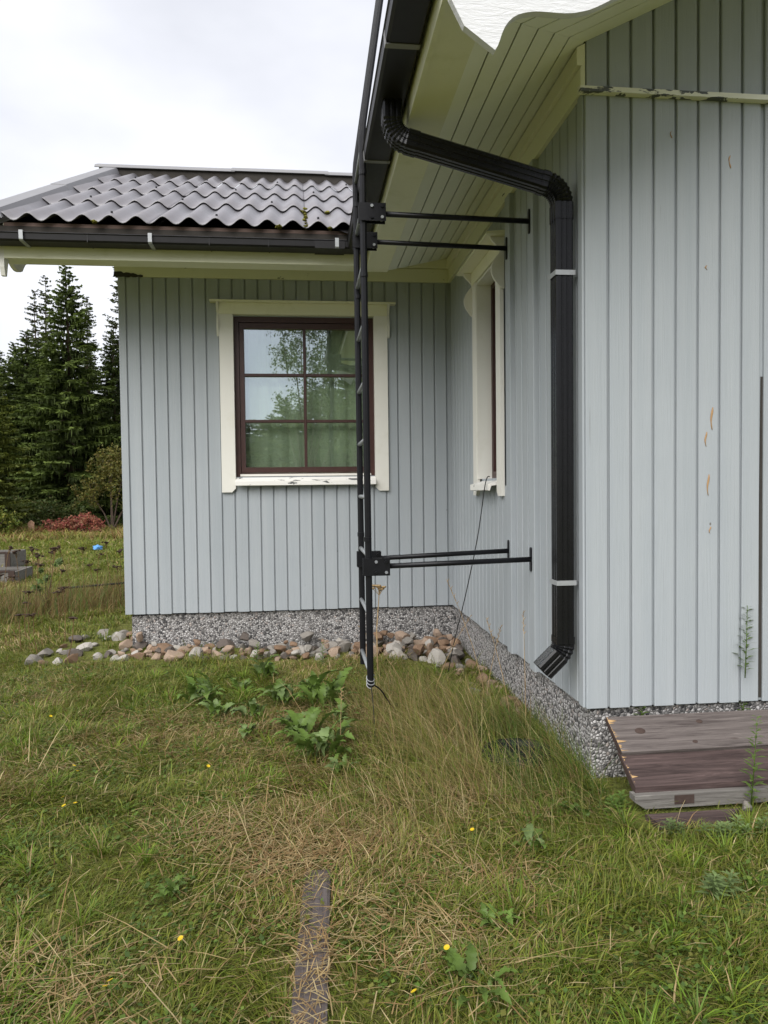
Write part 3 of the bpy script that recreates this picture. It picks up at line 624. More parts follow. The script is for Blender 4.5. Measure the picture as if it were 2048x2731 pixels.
    # scalloped side brackets
    for xo, sg in ((hx0 - 0.001, -1), (hx1 + 0.001, 1)):
        ctr = []
        for i in range(15):
            u = i / 14; d = 0.058 - 0.046 * sstep(0, 0.33, u) + 0.030 * math.sin(math.pi * np.clip((u - 0.30) / 0.70, 0, 1)); d = d if u < 0.97 else 0.012
            ctr.append((float(d), CZ1 + 0.097 - 0.265 * u))
        poly = [(0, CZ1 + 0.097)] + ctr + [(0, CZ1 - 0.168)]
        MB().prism(poly, (xo, YC + 0.0, 0), -ey, ez, ex * sg, 0, 0.018).build('bracket', 'casing_cream', w)
    # sill with worn paint
    MB().prism([(0.03, -0.012), (-0.070, -0.05), (-0.070, -0.082), (-0.062, -0.086), (-0.05, -0.06), (0.03, -0.06)], (0, YC, CZ0 + 0.012), ey, ez, ex, CX0 + 0.0065, CX1 - 0.0065).build('sill', 'sill_paint', w)
    box('sill_lip', (CX0 + 0.04, YC + 0.014, CZ0 + 0.004), (CX1 - 0.04, YC + 0.0295, CZ0 + 0.022), 'casing_cream', w)
window_wing()
def window_side():
    xf = XB + 0.085
    fr = MB(); f = 0.05
    fr.box((xf, BY0, BZ0), (xf + 0.07, BY0 + f, BZ1)).box((xf, BY1 - f, BZ0), (xf + 0.07, BY1, BZ1)).box((xf, BY0 + f, BZ1 - f), (xf + 0.07, BY1 - f, BZ1)).box((xf, BY0 + f, BZ0), (xf + 0.07, BY1 - f, BZ0 + f))
    w = fr.build('window', 'brown_frame_paint', house); w['label'] = 'narrow recessed window seen edge-on in the side wall'
    box('pane', (xf + 0.03, BY0 + f, BZ0 + f), (xf + 0.034, BY1 - f, BZ1 - f), 'window_glass', w)
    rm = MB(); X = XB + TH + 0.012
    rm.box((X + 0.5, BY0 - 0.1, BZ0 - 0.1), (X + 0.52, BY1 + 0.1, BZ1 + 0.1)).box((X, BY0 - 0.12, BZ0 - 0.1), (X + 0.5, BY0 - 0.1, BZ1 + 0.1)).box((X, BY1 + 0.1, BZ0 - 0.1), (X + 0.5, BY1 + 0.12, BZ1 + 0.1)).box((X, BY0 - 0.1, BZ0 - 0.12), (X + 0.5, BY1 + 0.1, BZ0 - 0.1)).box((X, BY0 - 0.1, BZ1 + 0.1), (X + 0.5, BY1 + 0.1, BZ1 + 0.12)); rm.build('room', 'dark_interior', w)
    # reveal linings
    r = MB(); r.box((XB - 0.02, BY1 - 0.016, BZ0), (xf - 0.001, BY1 - 0.001, BZ1)).box((XB - 0.02, BY0 + 0.001, BZ0), (xf - 0.001, BY0 + 0.016, BZ1)).box((XB - 0.02, BY0 + 0.016, BZ1 - 0.016), (xf - 0.001, BY1 - 0.016, BZ1 - 0.001)); r.build('reveal_lining', 'casing_cream', w)
    t = 0.024
    for a, b, sg in ((BY1 - 0.004, BY1 + 0.10, 1), (BY0 - 0.10, BY0 + 0.004, -1)):
        zb_ = BZ0 - 0.115; fo = 0.03
        poly = [(a + (fo if sg > 0 else 0), zb_), (b - (0 if sg > 0 else fo), zb_), (b, zb_ + (0 if sg > 0 else fo)), (b, BZ1 + 0.006), (a, BZ1 + 0.006), (a, zb_ + (fo if sg > 0 else 0))]
        MB().prism(poly, (XB, 0, 0), ey, ez, -ex, 0, t).build('casing_board', 'casing_cream', w)
    y0, y1 = BY0 - 0.10, BY1 + 0.10
    box('casing_head', (XB - t - 0.004, y0, BZ1 + 0.0065), (XB - 0.0005, y1, BZ1 + 0.098), 'cream_trim', w)
    MB().prism([(0, 0), (0.12, 0), (0.12, 0.014), (0, 0.026)], (XB, 0, BZ1 + 0.0985), -ex, ez, ey, y0 - 0.07, y1 + 0.07).build('cornice', 'cream_trim', w)
    for yo, sg in ((y0 - 0.001, -1), (y1 + 0.001, 1)):
        ctr = []
        for i in range(19):
            u = i / 18; d = 0.085 - 0.066 * sstep(0, 0.30, u) + 0.062 * math.sin(math.pi * np.clip((u - 0.27) / 0.73, 0, 1)); ctr.append((float(d if u < 0.98 else 0.014), BZ1 + 0.097 - 0.31 * u))
        MB().prism([(0, BZ1 + 0.097)] + ctr + [(0, BZ1 - 0.213)], (XB, yo, 0), -ex, ez, ey * sg, 0, 0.02).build('bracket', 'casing_cream', w)
    MB().prism([(-0.085, 0.004), (0.075, -0.040), (0.075, -0.078), (0.066, -0.082), (0.055, -0.05), (-0.085, -0.03)], (XB, 0, BZ0 - 0.0), -ex, ez, ey, BY0 + 0.0165, BY1 - 0.0165).build('sill', 'sill_paint', w)
window_side()

# ================================================================ DOWNPIPE
pipe = empty('downpipe', (1.168, 3.17, 0.35), 'black ribbed rectangular downpipe with offset elbow and kicked-out shoe at the house corner', 'downpipe')
def rib_profile(a, b, k=1.0):
    pts = []; sides = [((-a, -b), (a, -b), (0, 1)), ((a, -b), (a, b), (-1, 0)), ((a, b), (-a, b), (0, -1)), ((-a, b), (-a, -b), (1, 0))]
    for (p, q, nn) in sides:
        for t, d in ((0.10, 0), (0.28, 0), (0.32, 1), (0.38, 1), (0.42, 0), (0.58, 0), (0.62, 1), (0.68, 1), (0.72, 0), (0.90, 0)):
            pts.append(((p[0] + (q[0] - p[0]) * t + nn[0] * d * 0.0035) * k, (p[1] + (q[1] - p[1]) * t + nn[1] * d * 0.0035) * k))
    return pts
PA, PB = 0.040, 0.044
def ring(P, dirn, k=1.0, wide=0.0):
    d = Vector(dirn).normalized(); v = Vector((0, 1, 0)); u = v.cross(d).normalized()
    return [Vector(P) + u * x + v * y_ for x, y_ in rib_profile(PA + wide, PB + wide, k)]
YP = 3.18; A0 = Vector((0.405, YP, 3.0)); 
def arc(P0, d0, d1, R, n):
    """points and directions of a planar bend starting at P0 with direction d0 turning to d1"""
    d0 = Vector(d0).normalized(); d1 = Vector(d1).normalized(); ang = d0.angle(d1); c = (d1 - d0 * d0.dot(d1)).normalized(); out = []
    for i in range(n + 1):
        t = ang * i / n; out.append((Vector(P0) + c * R * (1 - math.cos(t)) + d0 * R * math.sin(t), d0 * math.cos(t) + c * math.sin(t)))
    return out
dn = Vector((0, 0, -1)); dg = Vector((0.565, 0, -0.145)).normalized()
def elbow(P0, d0, d1, R, n, pre, post, name='elbow'):
    rings = [ring(Vector(P0) - Vector(d0).normalized() * pre, d0, 1, 0.0025)]; seq = arc(P0, d0, d1, R, n)
    for i, (p, d) in enumerate(seq): rings.append(ring(p, d, 1.0 if i % 2 == 0 else 0.905, 0.0025))
    e, d = seq[-1]; rings.append(ring(e + d * post, d, 1, 0.0025)); MB().loft(rings).build(name, 'pipe_black', pipe, False); return e, d
e1, _ = elbow(A0 - ez * 0.085, dn, dg, 0.085, 16, 0.09, 0.05)
xdn = 1.170
# intersection of the diagonal with the vertical leg
Rb = 0.095; ang = dg.angle(dn); tl = Rb * math.tan(ang / 2); K = e1 + dg * ((xdn - e1.x) / dg.x); s2 = K - dg * tl
MB().loft([ring(e1 + dg * 0.03, dg), ring(s2 - dg * 0.0, dg)]).build('pipe', 'pipe_black', pipe)
e2, _ = elbow(s2, dg, dn, Rb, 16, 0.03, 0.075)
zb2 = 0.60; tilt = Vector((0.0, 0, 0))
MB().loft([ring(e2 + dn * 0.06, dn), ring(Vector((xdn - 0.002, YP - 0.004, zb2 - 0.02)), dn)]).build('pipe', 'pipe_black', pipe)
sh = Vector((-0.105, -0.012, -0.10)).normalized(); sh.y = 0; sh.normalize()
e3, d3 = elbow(Vector((xdn - 0.002, YP - 0.004, zb2)), dn, sh, 0.075, 8, 0.03, 0.0, 'shoe')
# open spout
outer = [ring(e3, d3, 1, 0.0025), ring(e3 + d3 * 0.105, d3, 1, 0.0025), ring(e3 + d3 * 0.105, d3, 0.95, 0.0), ring(e3 + d3 * 0.01, d3, 0.93, 0.0)]
MB().loft(outer).build('spout', 'pipe_black', pipe)
for z in (2.265, 0.878):
    a, b = PA + 0.003, PB + 0.003; s = MB()
    path = [(-a - 0.001, b + 0.006), (-a - 0.001, -b - 0.001), (a + 0.001, -b - 0.001), (a + 0.012, -b + 0.012)]
    for (p, q), dzv in zip(zip(path[:-1], path[1:]), (0, 0, 0)):
        d = Vector((q[0] - p[0], q[1] - p[1], 0)); nn = Vector((d.y, -d.x, 0)).normalized(); nn = -nn if nn.dot(Vector((p[0] + q[0], p[1] + q[1], 0))) < 0 else nn
        P = Vector((xdn + p[0], YP + p[1], z)); Q = Vector((xdn + q[0], YP + q[1], z)); zz = Vector((0, 0, 0.011))
        s.add([P - zz, Q - zz, Q + zz, P + zz, P - zz + nn * 0.002, Q - zz + nn * 0.002, Q + zz + nn * 0.002, P + zz + nn * 0.002], [(0, 1, 2, 3), (4, 5, 6, 7), (0, 1, 5, 4), (1, 2, 6, 5), (2, 3, 7, 6), (3, 0, 4, 7)])
    st = s.build('strap', 'galvanised', pipe)
    MB().tube([(xdn + a, YP - 0.02, z + 0.004), (XB - 0.004, YP - 0.02, z + 0.004)], 0.004, 6).build('screw', 'galvanised', st)

# ================================================================ LADDER
LX, LY0, LY1 = 0.322, 3.755, 4.185
lad = empty('roof_ladder', (LX, (LY0 + LY1) / 2, 0.28), 'black steel roof ladder standing off the side wall on four bracket arms', 'ladder')
KZ = 3.155; tz = 4.75; tx = LX + (tz - KZ) * 0.152
def stile(y, zbot, dx):
    m = MB(); rx, ry = 0.0165, 0.0135
    sec = [(math.cos(a) * rx * (1.12 if abs(math.cos(a)) > 0.6 else 1), math.sin(a) * ry * 1.15) for a in [math.pi / 8 + k * math.pi / 4 for k in range(8)]]
    pts = [Vector((LX + dx + 0.006, y, zbot)), Vector((LX + dx, y, 1.9)), Vector((LX + dx - 0.002, y, KZ - 0.03)), Vector((LX + dx + 0.003, y, KZ + 0.03)), Vector((tx + dx, y, tz))]
    m.loft([[p + Vector((a, b, 0)) for a, b in sec] for p in pts]); return m.build('stile', 'ladder_black', lad)
sA = stile(LY0, 0.272, 0.004); sB = stile(LY1, 0.290, 0.0)
for z in (2.94, 2.42, 1.05):
    for s_, y in ((sA, LY0), (sB, LY1)): MB().tube([(LX + 0.003, y, z - 0.012), (LX + 0.003, y, z + 0.012)], 0.0205, 10).build('sleeve', 'ladder_black', s_)
z = 0.372
while z < tz - 0.1:
    dx = max(0, (z - KZ) * 0.152)
    MB().tube([(LX + dx, LY0, z), (LX + dx, LY1, z)], 0.0115, 8).build('rung', 'worn_steel', lad, True)
    z += 0.2995
def arm(y, zl, zf, name_l):
    a = MB().tube([(LX + 0.02, y, zl), (XB - 0.036, y, zf)], 0.0142, 10).build('bracket_arm', 'ladder_black', lad, True)
    # clamp plates and bolts at the stile, foot plate at the wall
    MB().box((LX - 0.022, y - 0.026, zl - 0.045), (LX + 0.118, y - 0.020, zl + 0.045)).box((LX - 0.022, y + 0.020, zl - 0.045), (LX + 0.118, y + 0.026, zl + 0.045)).build('clamp_plate', 'ladder_black', a)
    for bx, bz in ((0.045, 0.028), (0.098, 0.028), (0.045, -0.028), (0.098, -0.028)):
        MB().tube([(LX + bx, y - 0.034, zl + bz), (LX + bx, y + 0.034, zl + bz)], 0.0085, 6).build('bolt', 'worn_steel' if (bx < 0.06) == (bz > 0) else 'ladder_black', a)
    pf = [(0.013 * math.cos(t), 0.052 + 0.013 * math.sin(t)) for t in [math.pi * k / 6 for k in range(7)]] + [(-0.013 * math.cos(t), -0.052 - 0.013 * math.sin(t)) for t in [math.pi * k / 6 for k in range(7)]]
    MB().prism(pf, (XB - 0.0305, y, zf), ey, ez, -ex, 0, 0.007).build('foot_plate', 'ladder_black', a)
arm(LY0, 0.905, 0.925, 0); arm(LY1, 0.905, 0.935, 0); arm(LY0, 2.735, 2.718, 0); arm(LY1, 2.738, 2.718, 0)
# wire lashed round the foot of the near stile
wm = MB(); pts = []
for i in range(40):
    t = i / 39; a = t * 5.5 * math.pi; pts.append((LX + 0.010 + 0.0205 * math.cos(a), LY0 + 0.019 * math.sin(a), 0.33 - 0.05 * t + 0.012 * math.sin(a)))
wm.tube(pts, 0.0022, 5).build('wire_lashing', 'galvanised', lad)
def cable(name, pts, r, mat, label, cat):
    P = [Vector(p) for p in pts]; out = []
    for i in range(len(P) - 1):
        p0, p1, p2, p3 = P[max(i - 1, 0)], P[i], P[i + 1], P[min(i + 2, len(P) - 1)]
        for k in range(6):
            t = k / 6; out.append(0.5 * ((2 * p1) + (p2 - p0) * t + (2 * p0 - 5 * p1 + 4 * p2 - p3) * t * t + (3 * p1 - p0 - 3 * p2 + p3) * t ** 3))
    out.append(P[-1]); o = MB().tube(out, r, 6).build(name, mat, None, True); props(o, label, cat); return o
cable('cable', [(LX + 0.016, LY0 - 0.012, 0.29), (0.39, 3.80, 0.24), (0.46, 3.92, 0.12), (0.53, 4.05, 0.03), (0.60, 4.08, 0.01)], 0.0042, 'cable_black', 'black cable trailing from the ladder foot into the grass', 'cable')
cable('cord', [(LX + 0.012, LY0 - 0.02, 0.28), (LX + 0.020, LY0 - 0.05, 0.16), (LX + 0.024, LY0 - 0.08, 0.03), (LX + 0.03, LY0 - 0.12, 0.0)], 0.0024, 'cable_black', 'thin dark cord hanging straight down from the ladder foot', 'cord')
cable('wire', [(XB - 0.06, 4.505, 1.385), (XB - 0.085, 4.52, 1.34), (1.11, 4.56, 1.0), (1.05, 4.65, 0.62), (0.99, 4.76, 0.27), (0.96, 4.83, 0.05), (0.94, 4.85, 0.0)], 0.0032, 'cable_black', 'thin black wire hanging from the side window sill down to the stones', 'wire')

# ================================================================ PLANKS by the gable wall
def plank(name, prof, x0, x1, mat, label, skew=0.0):
    m = MB().prism(prof, (0, 0, 0), ey, ez, ex, lambda a, b: x0 + skew * (3.05 - a), x1); o = m.build(name, mat, None)
    o.data.materials.append(M['end_grain'])
    for p in o.data.polygons:
        if p.normal.x < -0.8: p.material_index = 1
    return props(o, label, 'plank')
# cross-sections (y, z): lean on the plinth, upper plank lapping the lower
plank('plank', [(3.058, 0.268), (3.046, 0.288), (2.884, 0.188), (2.896, 0.160)], 1.316, 3.6, 'plank_grey', 'weathered grey knotty plank, upper of two leaning on the plinth')
plank('plank', [(2.922, 0.172), (2.892, 0.1745), (2.752, 0.094), (2.752, 0.066), (2.772, 0.062)], 1.312, 3.6, 'plank_brown', 'dark purple-brown plank, lower of two leaning on the plinth')
rl = MB().prism([(0.045, 0.0), (2.3, -0.002), (2.3, 0.050), (0.0, 0.055), (0.0, 0.030)], (1.296, 2.722, 0.016), ex, ez, ey, 0, 0.05).build('plank', 'plank_rail', None); props(rl, 'pale grey timber rail lying on edge below the leaning planks', 'plank')
box('patch', (1.462, 2.7195, 0.030), (1.545, 2.7215, 0.066), 'end_grain', rl)
# knots in the upper plank
for kx, ky, kr in ((1.44, 2.975, 0.016), (1.73, 3.005, 0.010), (1.66, 2.915, 0.008), (2.05, 2.95, 0.012)):
    c_ = Vector((kx, ky, 0.288 - (3.046 - ky) * 0.6173)); nn_ = Vector((0, -0.525, 0.851)); vv_ = Vector((0, 0.851, 0.525))
    MB().loft([[c_ + ex * (r_ * 1.5 * math.cos(t)) + vv_ * (r_ * math.sin(t)) + nn_ * h_ for t in [2 * math.pi * q / 14 for q in range(14)]] for r_, h_ in ((kr, 0.0), (kr * 0.96, 0.0015), (kr * 0.6, 0.0008), (kr * 0.35, 0.002))]).build('knot', 'end_grain', bpy.data.objects['plank'], True)
# splintered pale edge along the left end of the planks
sp = random.Random(9); m = MB()
for i in range(60):
    y_ = 3.04 - 0.282 * sp.random(); zt_ = 0.288 - (3.046 - y_) * 0.617 if y_ > 2.886 else 0.1745 - (2.892 - y_) * 0.575
    L = sp.choice((0.002, 0.003, 0.004, 0.006, 0.012, 0.03)) * sp.uniform(0.6, 1.4); hw = sp.uniform(0.0012, 0.006)
    sl_ = 0.617 if y_ > 2.886 else 0.575
    m.add([(1.3165 + sp.uniform(0, 0.003), y_ + hw, zt_ + hw * sl_ + 0.0012), (1.3165, y_ - hw, zt_ - hw * sl_ + 0.0012), (1.3165 + L, y_ + sp.uniform(-hw, hw), zt_ + 0.0012)], [(0, 1, 2)])
bm_splinter = m.build('splintered_edge', 'cut_wood', bpy.data.objects['plank'])
pg = MB().prism([(2.575, 0.0), (2.665, 0.0), (2.668, 0.020), (2.655, 0.026), (2.580, 0.024)], (0, 0, 0.002), ey, ez, ex, lambda a, b: 1.325 - (a - 2.57) * 0.15, lambda a, b: 1.60 + (a - 2.57) * 1.1).build('plank', 'plank_brown', None); props(pg, 'short dark board lying flat in front of the leaning planks', 'plank')
sk = MB().prism([(-0.045, -0.03), (0.045, -0.03), (0.045, 0.016), (0.035, 0.020), (-0.036, 0.019), (-0.045, 0.014)], (-0.035, 1.2, 0.004), ex, ez, Vector((0.062, 1.25, 0)).normalized(), 0, 1.22).build('sunken_board', 'plank_sunk', None); props(sk, 'dark old board sunk in the lawn and half covered by straw', 'plank')

# drain gully under the spout
dr = empty('drain_gully', (1.00, 3.34, 0.0), 'black plastic rain gully hidden in tall grass below the downpipe spout', 'drain')
R_ = []
for (r, z) in ((0.150, -0.02), (0.150, 0.052), (0.140, 0.060), (0.128, 0.054), (0.118, -0.015)):
    R_.append([Vector((1.00 + r * 1.15 * math.cos(a), 3.34 + r * math.sin(a), z)) for a in [2 * math.pi * k / 28 for k in range(28)]])
MB().loft(R_, False).build('rim', 'black_plastic', dr, True)
MB().loft([[Vector((1.00 + 0.134 * math.cos(a), 3.34 + 0.117 * math.sin(a), zz)) for a in [2 * math.pi * k / 28 for k in range(28)]] for zz in (-0.018, 0.030)]).build('basin', 'black_plastic', dr)

# ================================================================ STONES
def stone_mesh(seed):
    r = random.Random(seed); bm = bmesh.new(); bmesh.ops.create_icosphere(bm, subdivisions=3, radius=1.0)
    planes = [(Vector((r.uniform(-1, 1), r.uniform(-1, 1), r.uniform(-0.6, 1))).normalized(), r.uniform(0.48, 0.80)) for _ in range(13)]
    s = Vector((1, r.uniform(0.62, 0.95), r.uniform(0.45, 0.72)))
    for v in bm.verts:
        for n, d in planes:
            k = v.co.dot(n) - d
            if k > 0: v.co -= n * k
        v.co = Vector((v.co.x * s.x, v.co.y * s.y, v.co.z * s.z)) * (1 + r.uniform(-0.008, 0.008))
    me = bpy.data.meshes.new('stone'); bm.to_mesh(me); bm.free()
    for p in me.polygons: p.use_smooth = True
    me.set_sharp_from_angle(angle=math.radians(24))
    return me
SMESH = {k: [stone_mesh(i * 13 + j * 101) for i in range(4)] for j, k in enumerate(STONES)}
for k, l in SMESH.items():
    for me in l: me.materials.append(M['stone_' + k])
TINT = {'grey': 'grey', 'brown': 'rusty brown', 'pinkish': 'pinkish beige', 'pale': 'whitish', 'dark': 'dark brown'}
placed = []
def stone(x, y, r, colr, zone, rs, z=None):
    o = bpy.data.objects.new('stone', rs.choice(SMESH[colr])); COL.objects.link(o)
    o.scale = (r, r, r * rs.uniform(0.85, 1.1)); o.rotation_euler = (rs.uniform(-0.3, 0.3), rs.uniform(-0.3, 0.3), rs.uniform(0, 6.28))
    o.location = (x, y, (ghf(x, y) + r * 0.30) if z is None else z)
    props(o, '%s fieldstone %s' % (TINT[colr], zone), 'stone', '%s stones %s' % (TINT[colr], zone)); placed.append((x, y, r))
rs = random.Random(21)
def scatter(n, fx, zone, weights):
    c = 0; tries = 0
    while c < n and tries < n * 60:
        tries += 1; x, y, r = fx()
        if any((x - a) ** 2 + (y - b) ** 2 < (0.62 * (r + q)) ** 2 for a, b, q in placed): continue
        stone(x, y, r, rs.choices(list(STONES), weights)[0], zone, rs); c += 1
def f_wall(): 
    t = rs.random() ** 1.5; return rs.uniform(-1.45, 0.35), YC - 0.0 - 0.40 * t + 0.02, rs.choice((0.035, 0.045, 0.055, 0.06, 0.075, 0.095))
def f_inner():
    x = rs.uniform(0.35, 1.2); w = 0.45 + 0.75 * max(0, (x - 0.6)); return x, YC + 0.01 - w * rs.random(), rs.choice((0.045, 0.055, 0.065, 0.08, 0.10))
def f_side(): y = rs.uniform(4.0, 5.3); return XB + 0.0 - (0.14 + 0.16 * (y - 4.0)) * rs.random(), y, rs.choice((0.04, 0.05, 0.06, 0.075))
def f_corner(): a = rs.uniform(0, 1); return -2.05 + 0.62 * rs.random(), 5.55 + 0.95 * a, rs.choice((0.04, 0.05, 0.06, 0.075, 0.09))
stone(-1.02, 5.60, 0.125, 'pinkish', 'lying against the wing plinth near its outer corner', rs)
scatter(26, f_corner, 'heaped round the outer corner of the wing', (4, 2, 3, 3, 2))
scatter(85, f_wall, 'in the row along the wing plinth below the window', (4, 3, 3, 3, 2))
scatter(60, f_inner, 'in the heap filling the inner corner behind the ladder', (3, 4, 3, 2, 3))
scatter(22, f_side, 'along the side wall plinth beyond the downpipe', (4, 3, 3, 2, 2))
# second layer of smaller stones on the heap
for i in range(70):
    x, y, r = f_inner() if i % 2 else f_wall(); r *= 0.75
    if y > YC - 0.03 or x > XB - 0.02: continue
    c_ = rs.choices(list(STONES), (3, 4, 3, 3, 2))[0]
    stone(x, y, r, c_, 'in the heap filling the inner corner behind the ladder' if i % 2 else 'in the row along the wing plinth below the window', rs, ghf(x, y) + 0.05 + r * 0.3 + 0.05 * max(0, (y - (YC - 0.25)) / 0.25))
for (x, y, r, c_) in ((1.92, 2.72, 0.05, 'brown'), (2.0, 2.66, 0.06, 'pinkish'), (1.76, 2.70, 0.035, 'grey'), (2.12, 2.70, 0.055, 'brown'), (1.98, 2.56, 0.035, 'dark')):
    stone(x, y, r, c_, 'beside the short board before the leaning planks', rs)

# ================================================================ GRASS
def blades(P, h, w, ang, bend, cols, tipcol=0.12, twist=None):
    """P (n,3) bases, bend = horizontal reach as a share of the height"""
    n = len(P); d = np.stack([np.cos(ang), np.sin(ang), np.zeros(n)], 1); sdir = np.stack([-np.sin(ang + (0 if twist is None else twist)), np.cos(ang + (0 if twist is None else twist)), np.zeros(n)], 1)
    ts = [0.0, 0.38, 0.72, 1.0]; V = np.zeros((n, 7, 3)); C = np.zeros((n, 7, 3))
    for k, t in enumerate(ts):
        reach = (bend * t ** 1.9 * h)[:, None]; rise = (h * (t - 0.42 * np.clip(bend, 0, 1.7) * t ** 2.3))[:, None]
        c = P + d * reach + np.array([0, 0, 1.0]) * rise; ww = (w * (1 - 0.55 * t))[:, None]
        cc = cols * (0.90 + tipcol * t)
        if k < 3: V[:, 2 * k] = c - sdir * ww / 2; V[:, 2 * k + 1] = c + sdir * ww / 2; C[:, 2 * k] = cc; C[:, 2 * k + 1] = cc
        else: V[:, 6] = c; C[:, 6] = cc
    b = (np.arange(n) * 7)[:, None]
    T = np.concatenate([b + np.array([[0, 1, 3]]), b + np.array([[0, 3, 2]]), b + np.array([[2, 3, 5]]), b + np.array([[2, 5, 4]]), b + np.array([[4, 5, 6]])], 0)
    return V.reshape(-1, 3), T, C.reshape(-1, 3)
GREEN = np.array([[0.140, 0.184, 0.023], [0.178, 0.209, 0.028], [0.106, 0.159, 0.022], [0.209, 0.222, 0.036], [0.140, 0.159, 0.030]])
STRAW = np.array([[0.405, 0.299, 0.145], [0.326, 0.224, 0.106], [0.484, 0.387, 0.211], [0.273, 0.172, 0.079]])
OLIVE = np.array([[0.205, 0.195, 0.053], [0.242, 0.220, 0.068], [0.161, 0.177, 0.045], [0.273, 0.239, 0.093]])
def pick(pal, n): return pal[RNG.integers(0, len(pal), n)] * RNG.uniform(0.72, 1.28, (n, 1))
def outside(x, y):
    inside = ((x > XB + 0.02) & (y > YA + 0.02)) | ((y > YC + 0.02) & (x > XL + 0.03))
    bed = ((y > 5.52 + 0.05 * np.sin(x * 7)) & (x > -1.75) & (x < 1.3)) | ((x > 1.26) & (y > 2.52) & (x + y * 0.4 > 2.31)) | ((y > 5.55) & (x > -2.0) & (x < XL + 0.03) & (y < 6.4)) | ((x > 0.72 + 0.0 * y) & (y > 5.0))
    sunk = (np.abs(x + 0.035 - (y - 1.2) * 0.05) < 0.05) & (y < 2.42) & (RNG.random(len(x)) > 0.12)
    flat = (x > 1.32) & (x < 1.72) & (y > 2.57) & (y < 2.68)
    return ~inside & ~sunk & ~flat & (~bed | (RNG.random(len(x)) < 0.14)) & ~(((x - 1.00) / 0.15) ** 2 + ((y - 3.34) / 0.125) ** 2 < 1)
def sample(n, x0f, x1f, y0, y1, power=1.0):
    y = y0 + (y1 - y0) * RNG.random(n) ** power; a = x0f(y); b = x1f(y); x = a + (b - a) * RNG.random(n); return x, y
tallf = lambda x, y: np.clip(1.15 * np.exp(-(((x - 0.88) / 0.38) ** 2 + ((y - 3.42) / 0.60) ** 2)) + 0.75 * np.exp(-(((x - 0.62) / 0.40) ** 2 + ((y - 4.0) / 0.75) ** 2)) + 1.0 * np.exp(-(((x - 1.17) / 0.10) ** 2 + ((y - 3.12) / 0.26) ** 2)) + 0.40 * np.exp(-(((x - 0.35) / 0.35) ** 2 + ((y - 2.75) / 0.30) ** 2)), 0, 1.2)
def lawn_layer(name, label, n, x0f, x1f, y0, y1, hr, wr, power, dense=0.30, straw=0.22):
    x, y = sample(n, x0f, x1f, y0, y1, power); f = fbm(x * 1.6 + 3, y * 1.6 + 8); fine = N2(x * 6.5 + 2, y * 6.5)
    keep = outside(x, y) & (RNG.random(n) < np.clip(dense + 1.15 * (0.55 * f + 0.45 * fine), 0.1, 1)); x, y, f, fine = x[keep], y[keep], f[keep], fine[keep]; n = len(x)
    tw = tallf(x, y); h = RNG.uniform(hr[0], hr[1], n) * (0.55 + 1.0 * fine * f * 2.0); w = RNG.uniform(wr[0], wr[1], n)
    h = np.where(RNG.random(n) < 0.05, h * 1.7, h)
    ang = RNG.uniform(0, 2 * np.pi, n) * 0.65 + 6.0 * N3(x * 2.2, y * 2.2 + 3); bend = RNG.uniform(0.25, 1.5, n)
    c = pick(GREEN, n); dry = N1(x * 1.25 + 40, y * 1.25 + 17); st = RNG.random(n) < np.clip(straw * 0.55 + 1.5 * (dry - 0.60) + 0.30 * tw, 0.04, 0.75); c[st] = pick(STRAW, int(st.sum()))
    ol = (~st) & (RNG.random(n) < 0.25 + 0.5 * tw); c[ol] = pick(OLIVE, int(ol.sum()))
    P = np.stack([x, y, gh(x, y) - 0.004], 1); V, T, C = blades(P, h, w, ang, bend, c, 0.2, RNG.uniform(-0.7, 0.7, n)); return V, T, C
def stuff(name, parts, mat, label):
    off = 0; Vs, Ts, Cs = [], [], []
    for V, T, C in parts: Vs.append(V); Ts.append(T + off); Cs.append(C); off += len(V)
    me = tri_mesh(name, np.concatenate(Vs), np.concatenate(Ts), np.concatenate(Cs)); me.materials.append(M[mat]); o = bpy.data.objects.new(name, me); COL.objects.link(o); return props(o, label, None, None, 'stuff')
lf = lambda y: -0.44 * y - 0.75
near = lawn_layer('n', '', 120000, lf, lambda y: np.minimum(0.62 * y + 0.5, 2.6), 1.25, 3.3, (0.020, 0.060), (0.0026, 0.0056), 0.85)
mid = lawn_layer('m', '', 85000, lf, lambda y: np.where(y < 3.0, 2.4, 1.30), 3.1, 6.2, (0.025, 0.075), (0.0032, 0.0065), 1.0)
far1 = lawn_layer('f1', '', 60000, lambda y: -0.44 * y - 1.6, lambda y: -1.35 + 0 * y, 6.1, 12.5, (0.04, 0.09), (0.006, 0.011), 1.0, 0.45, 0.05)
far2 = lawn_layer('f2', '', 60000, lambda y: -0.46 * y - 2.0, lambda y: -0.17 * y + 0.5, 12, 29, (0.05, 0.10), (0.013, 0.028), 1.0, 0.5, 0.0)
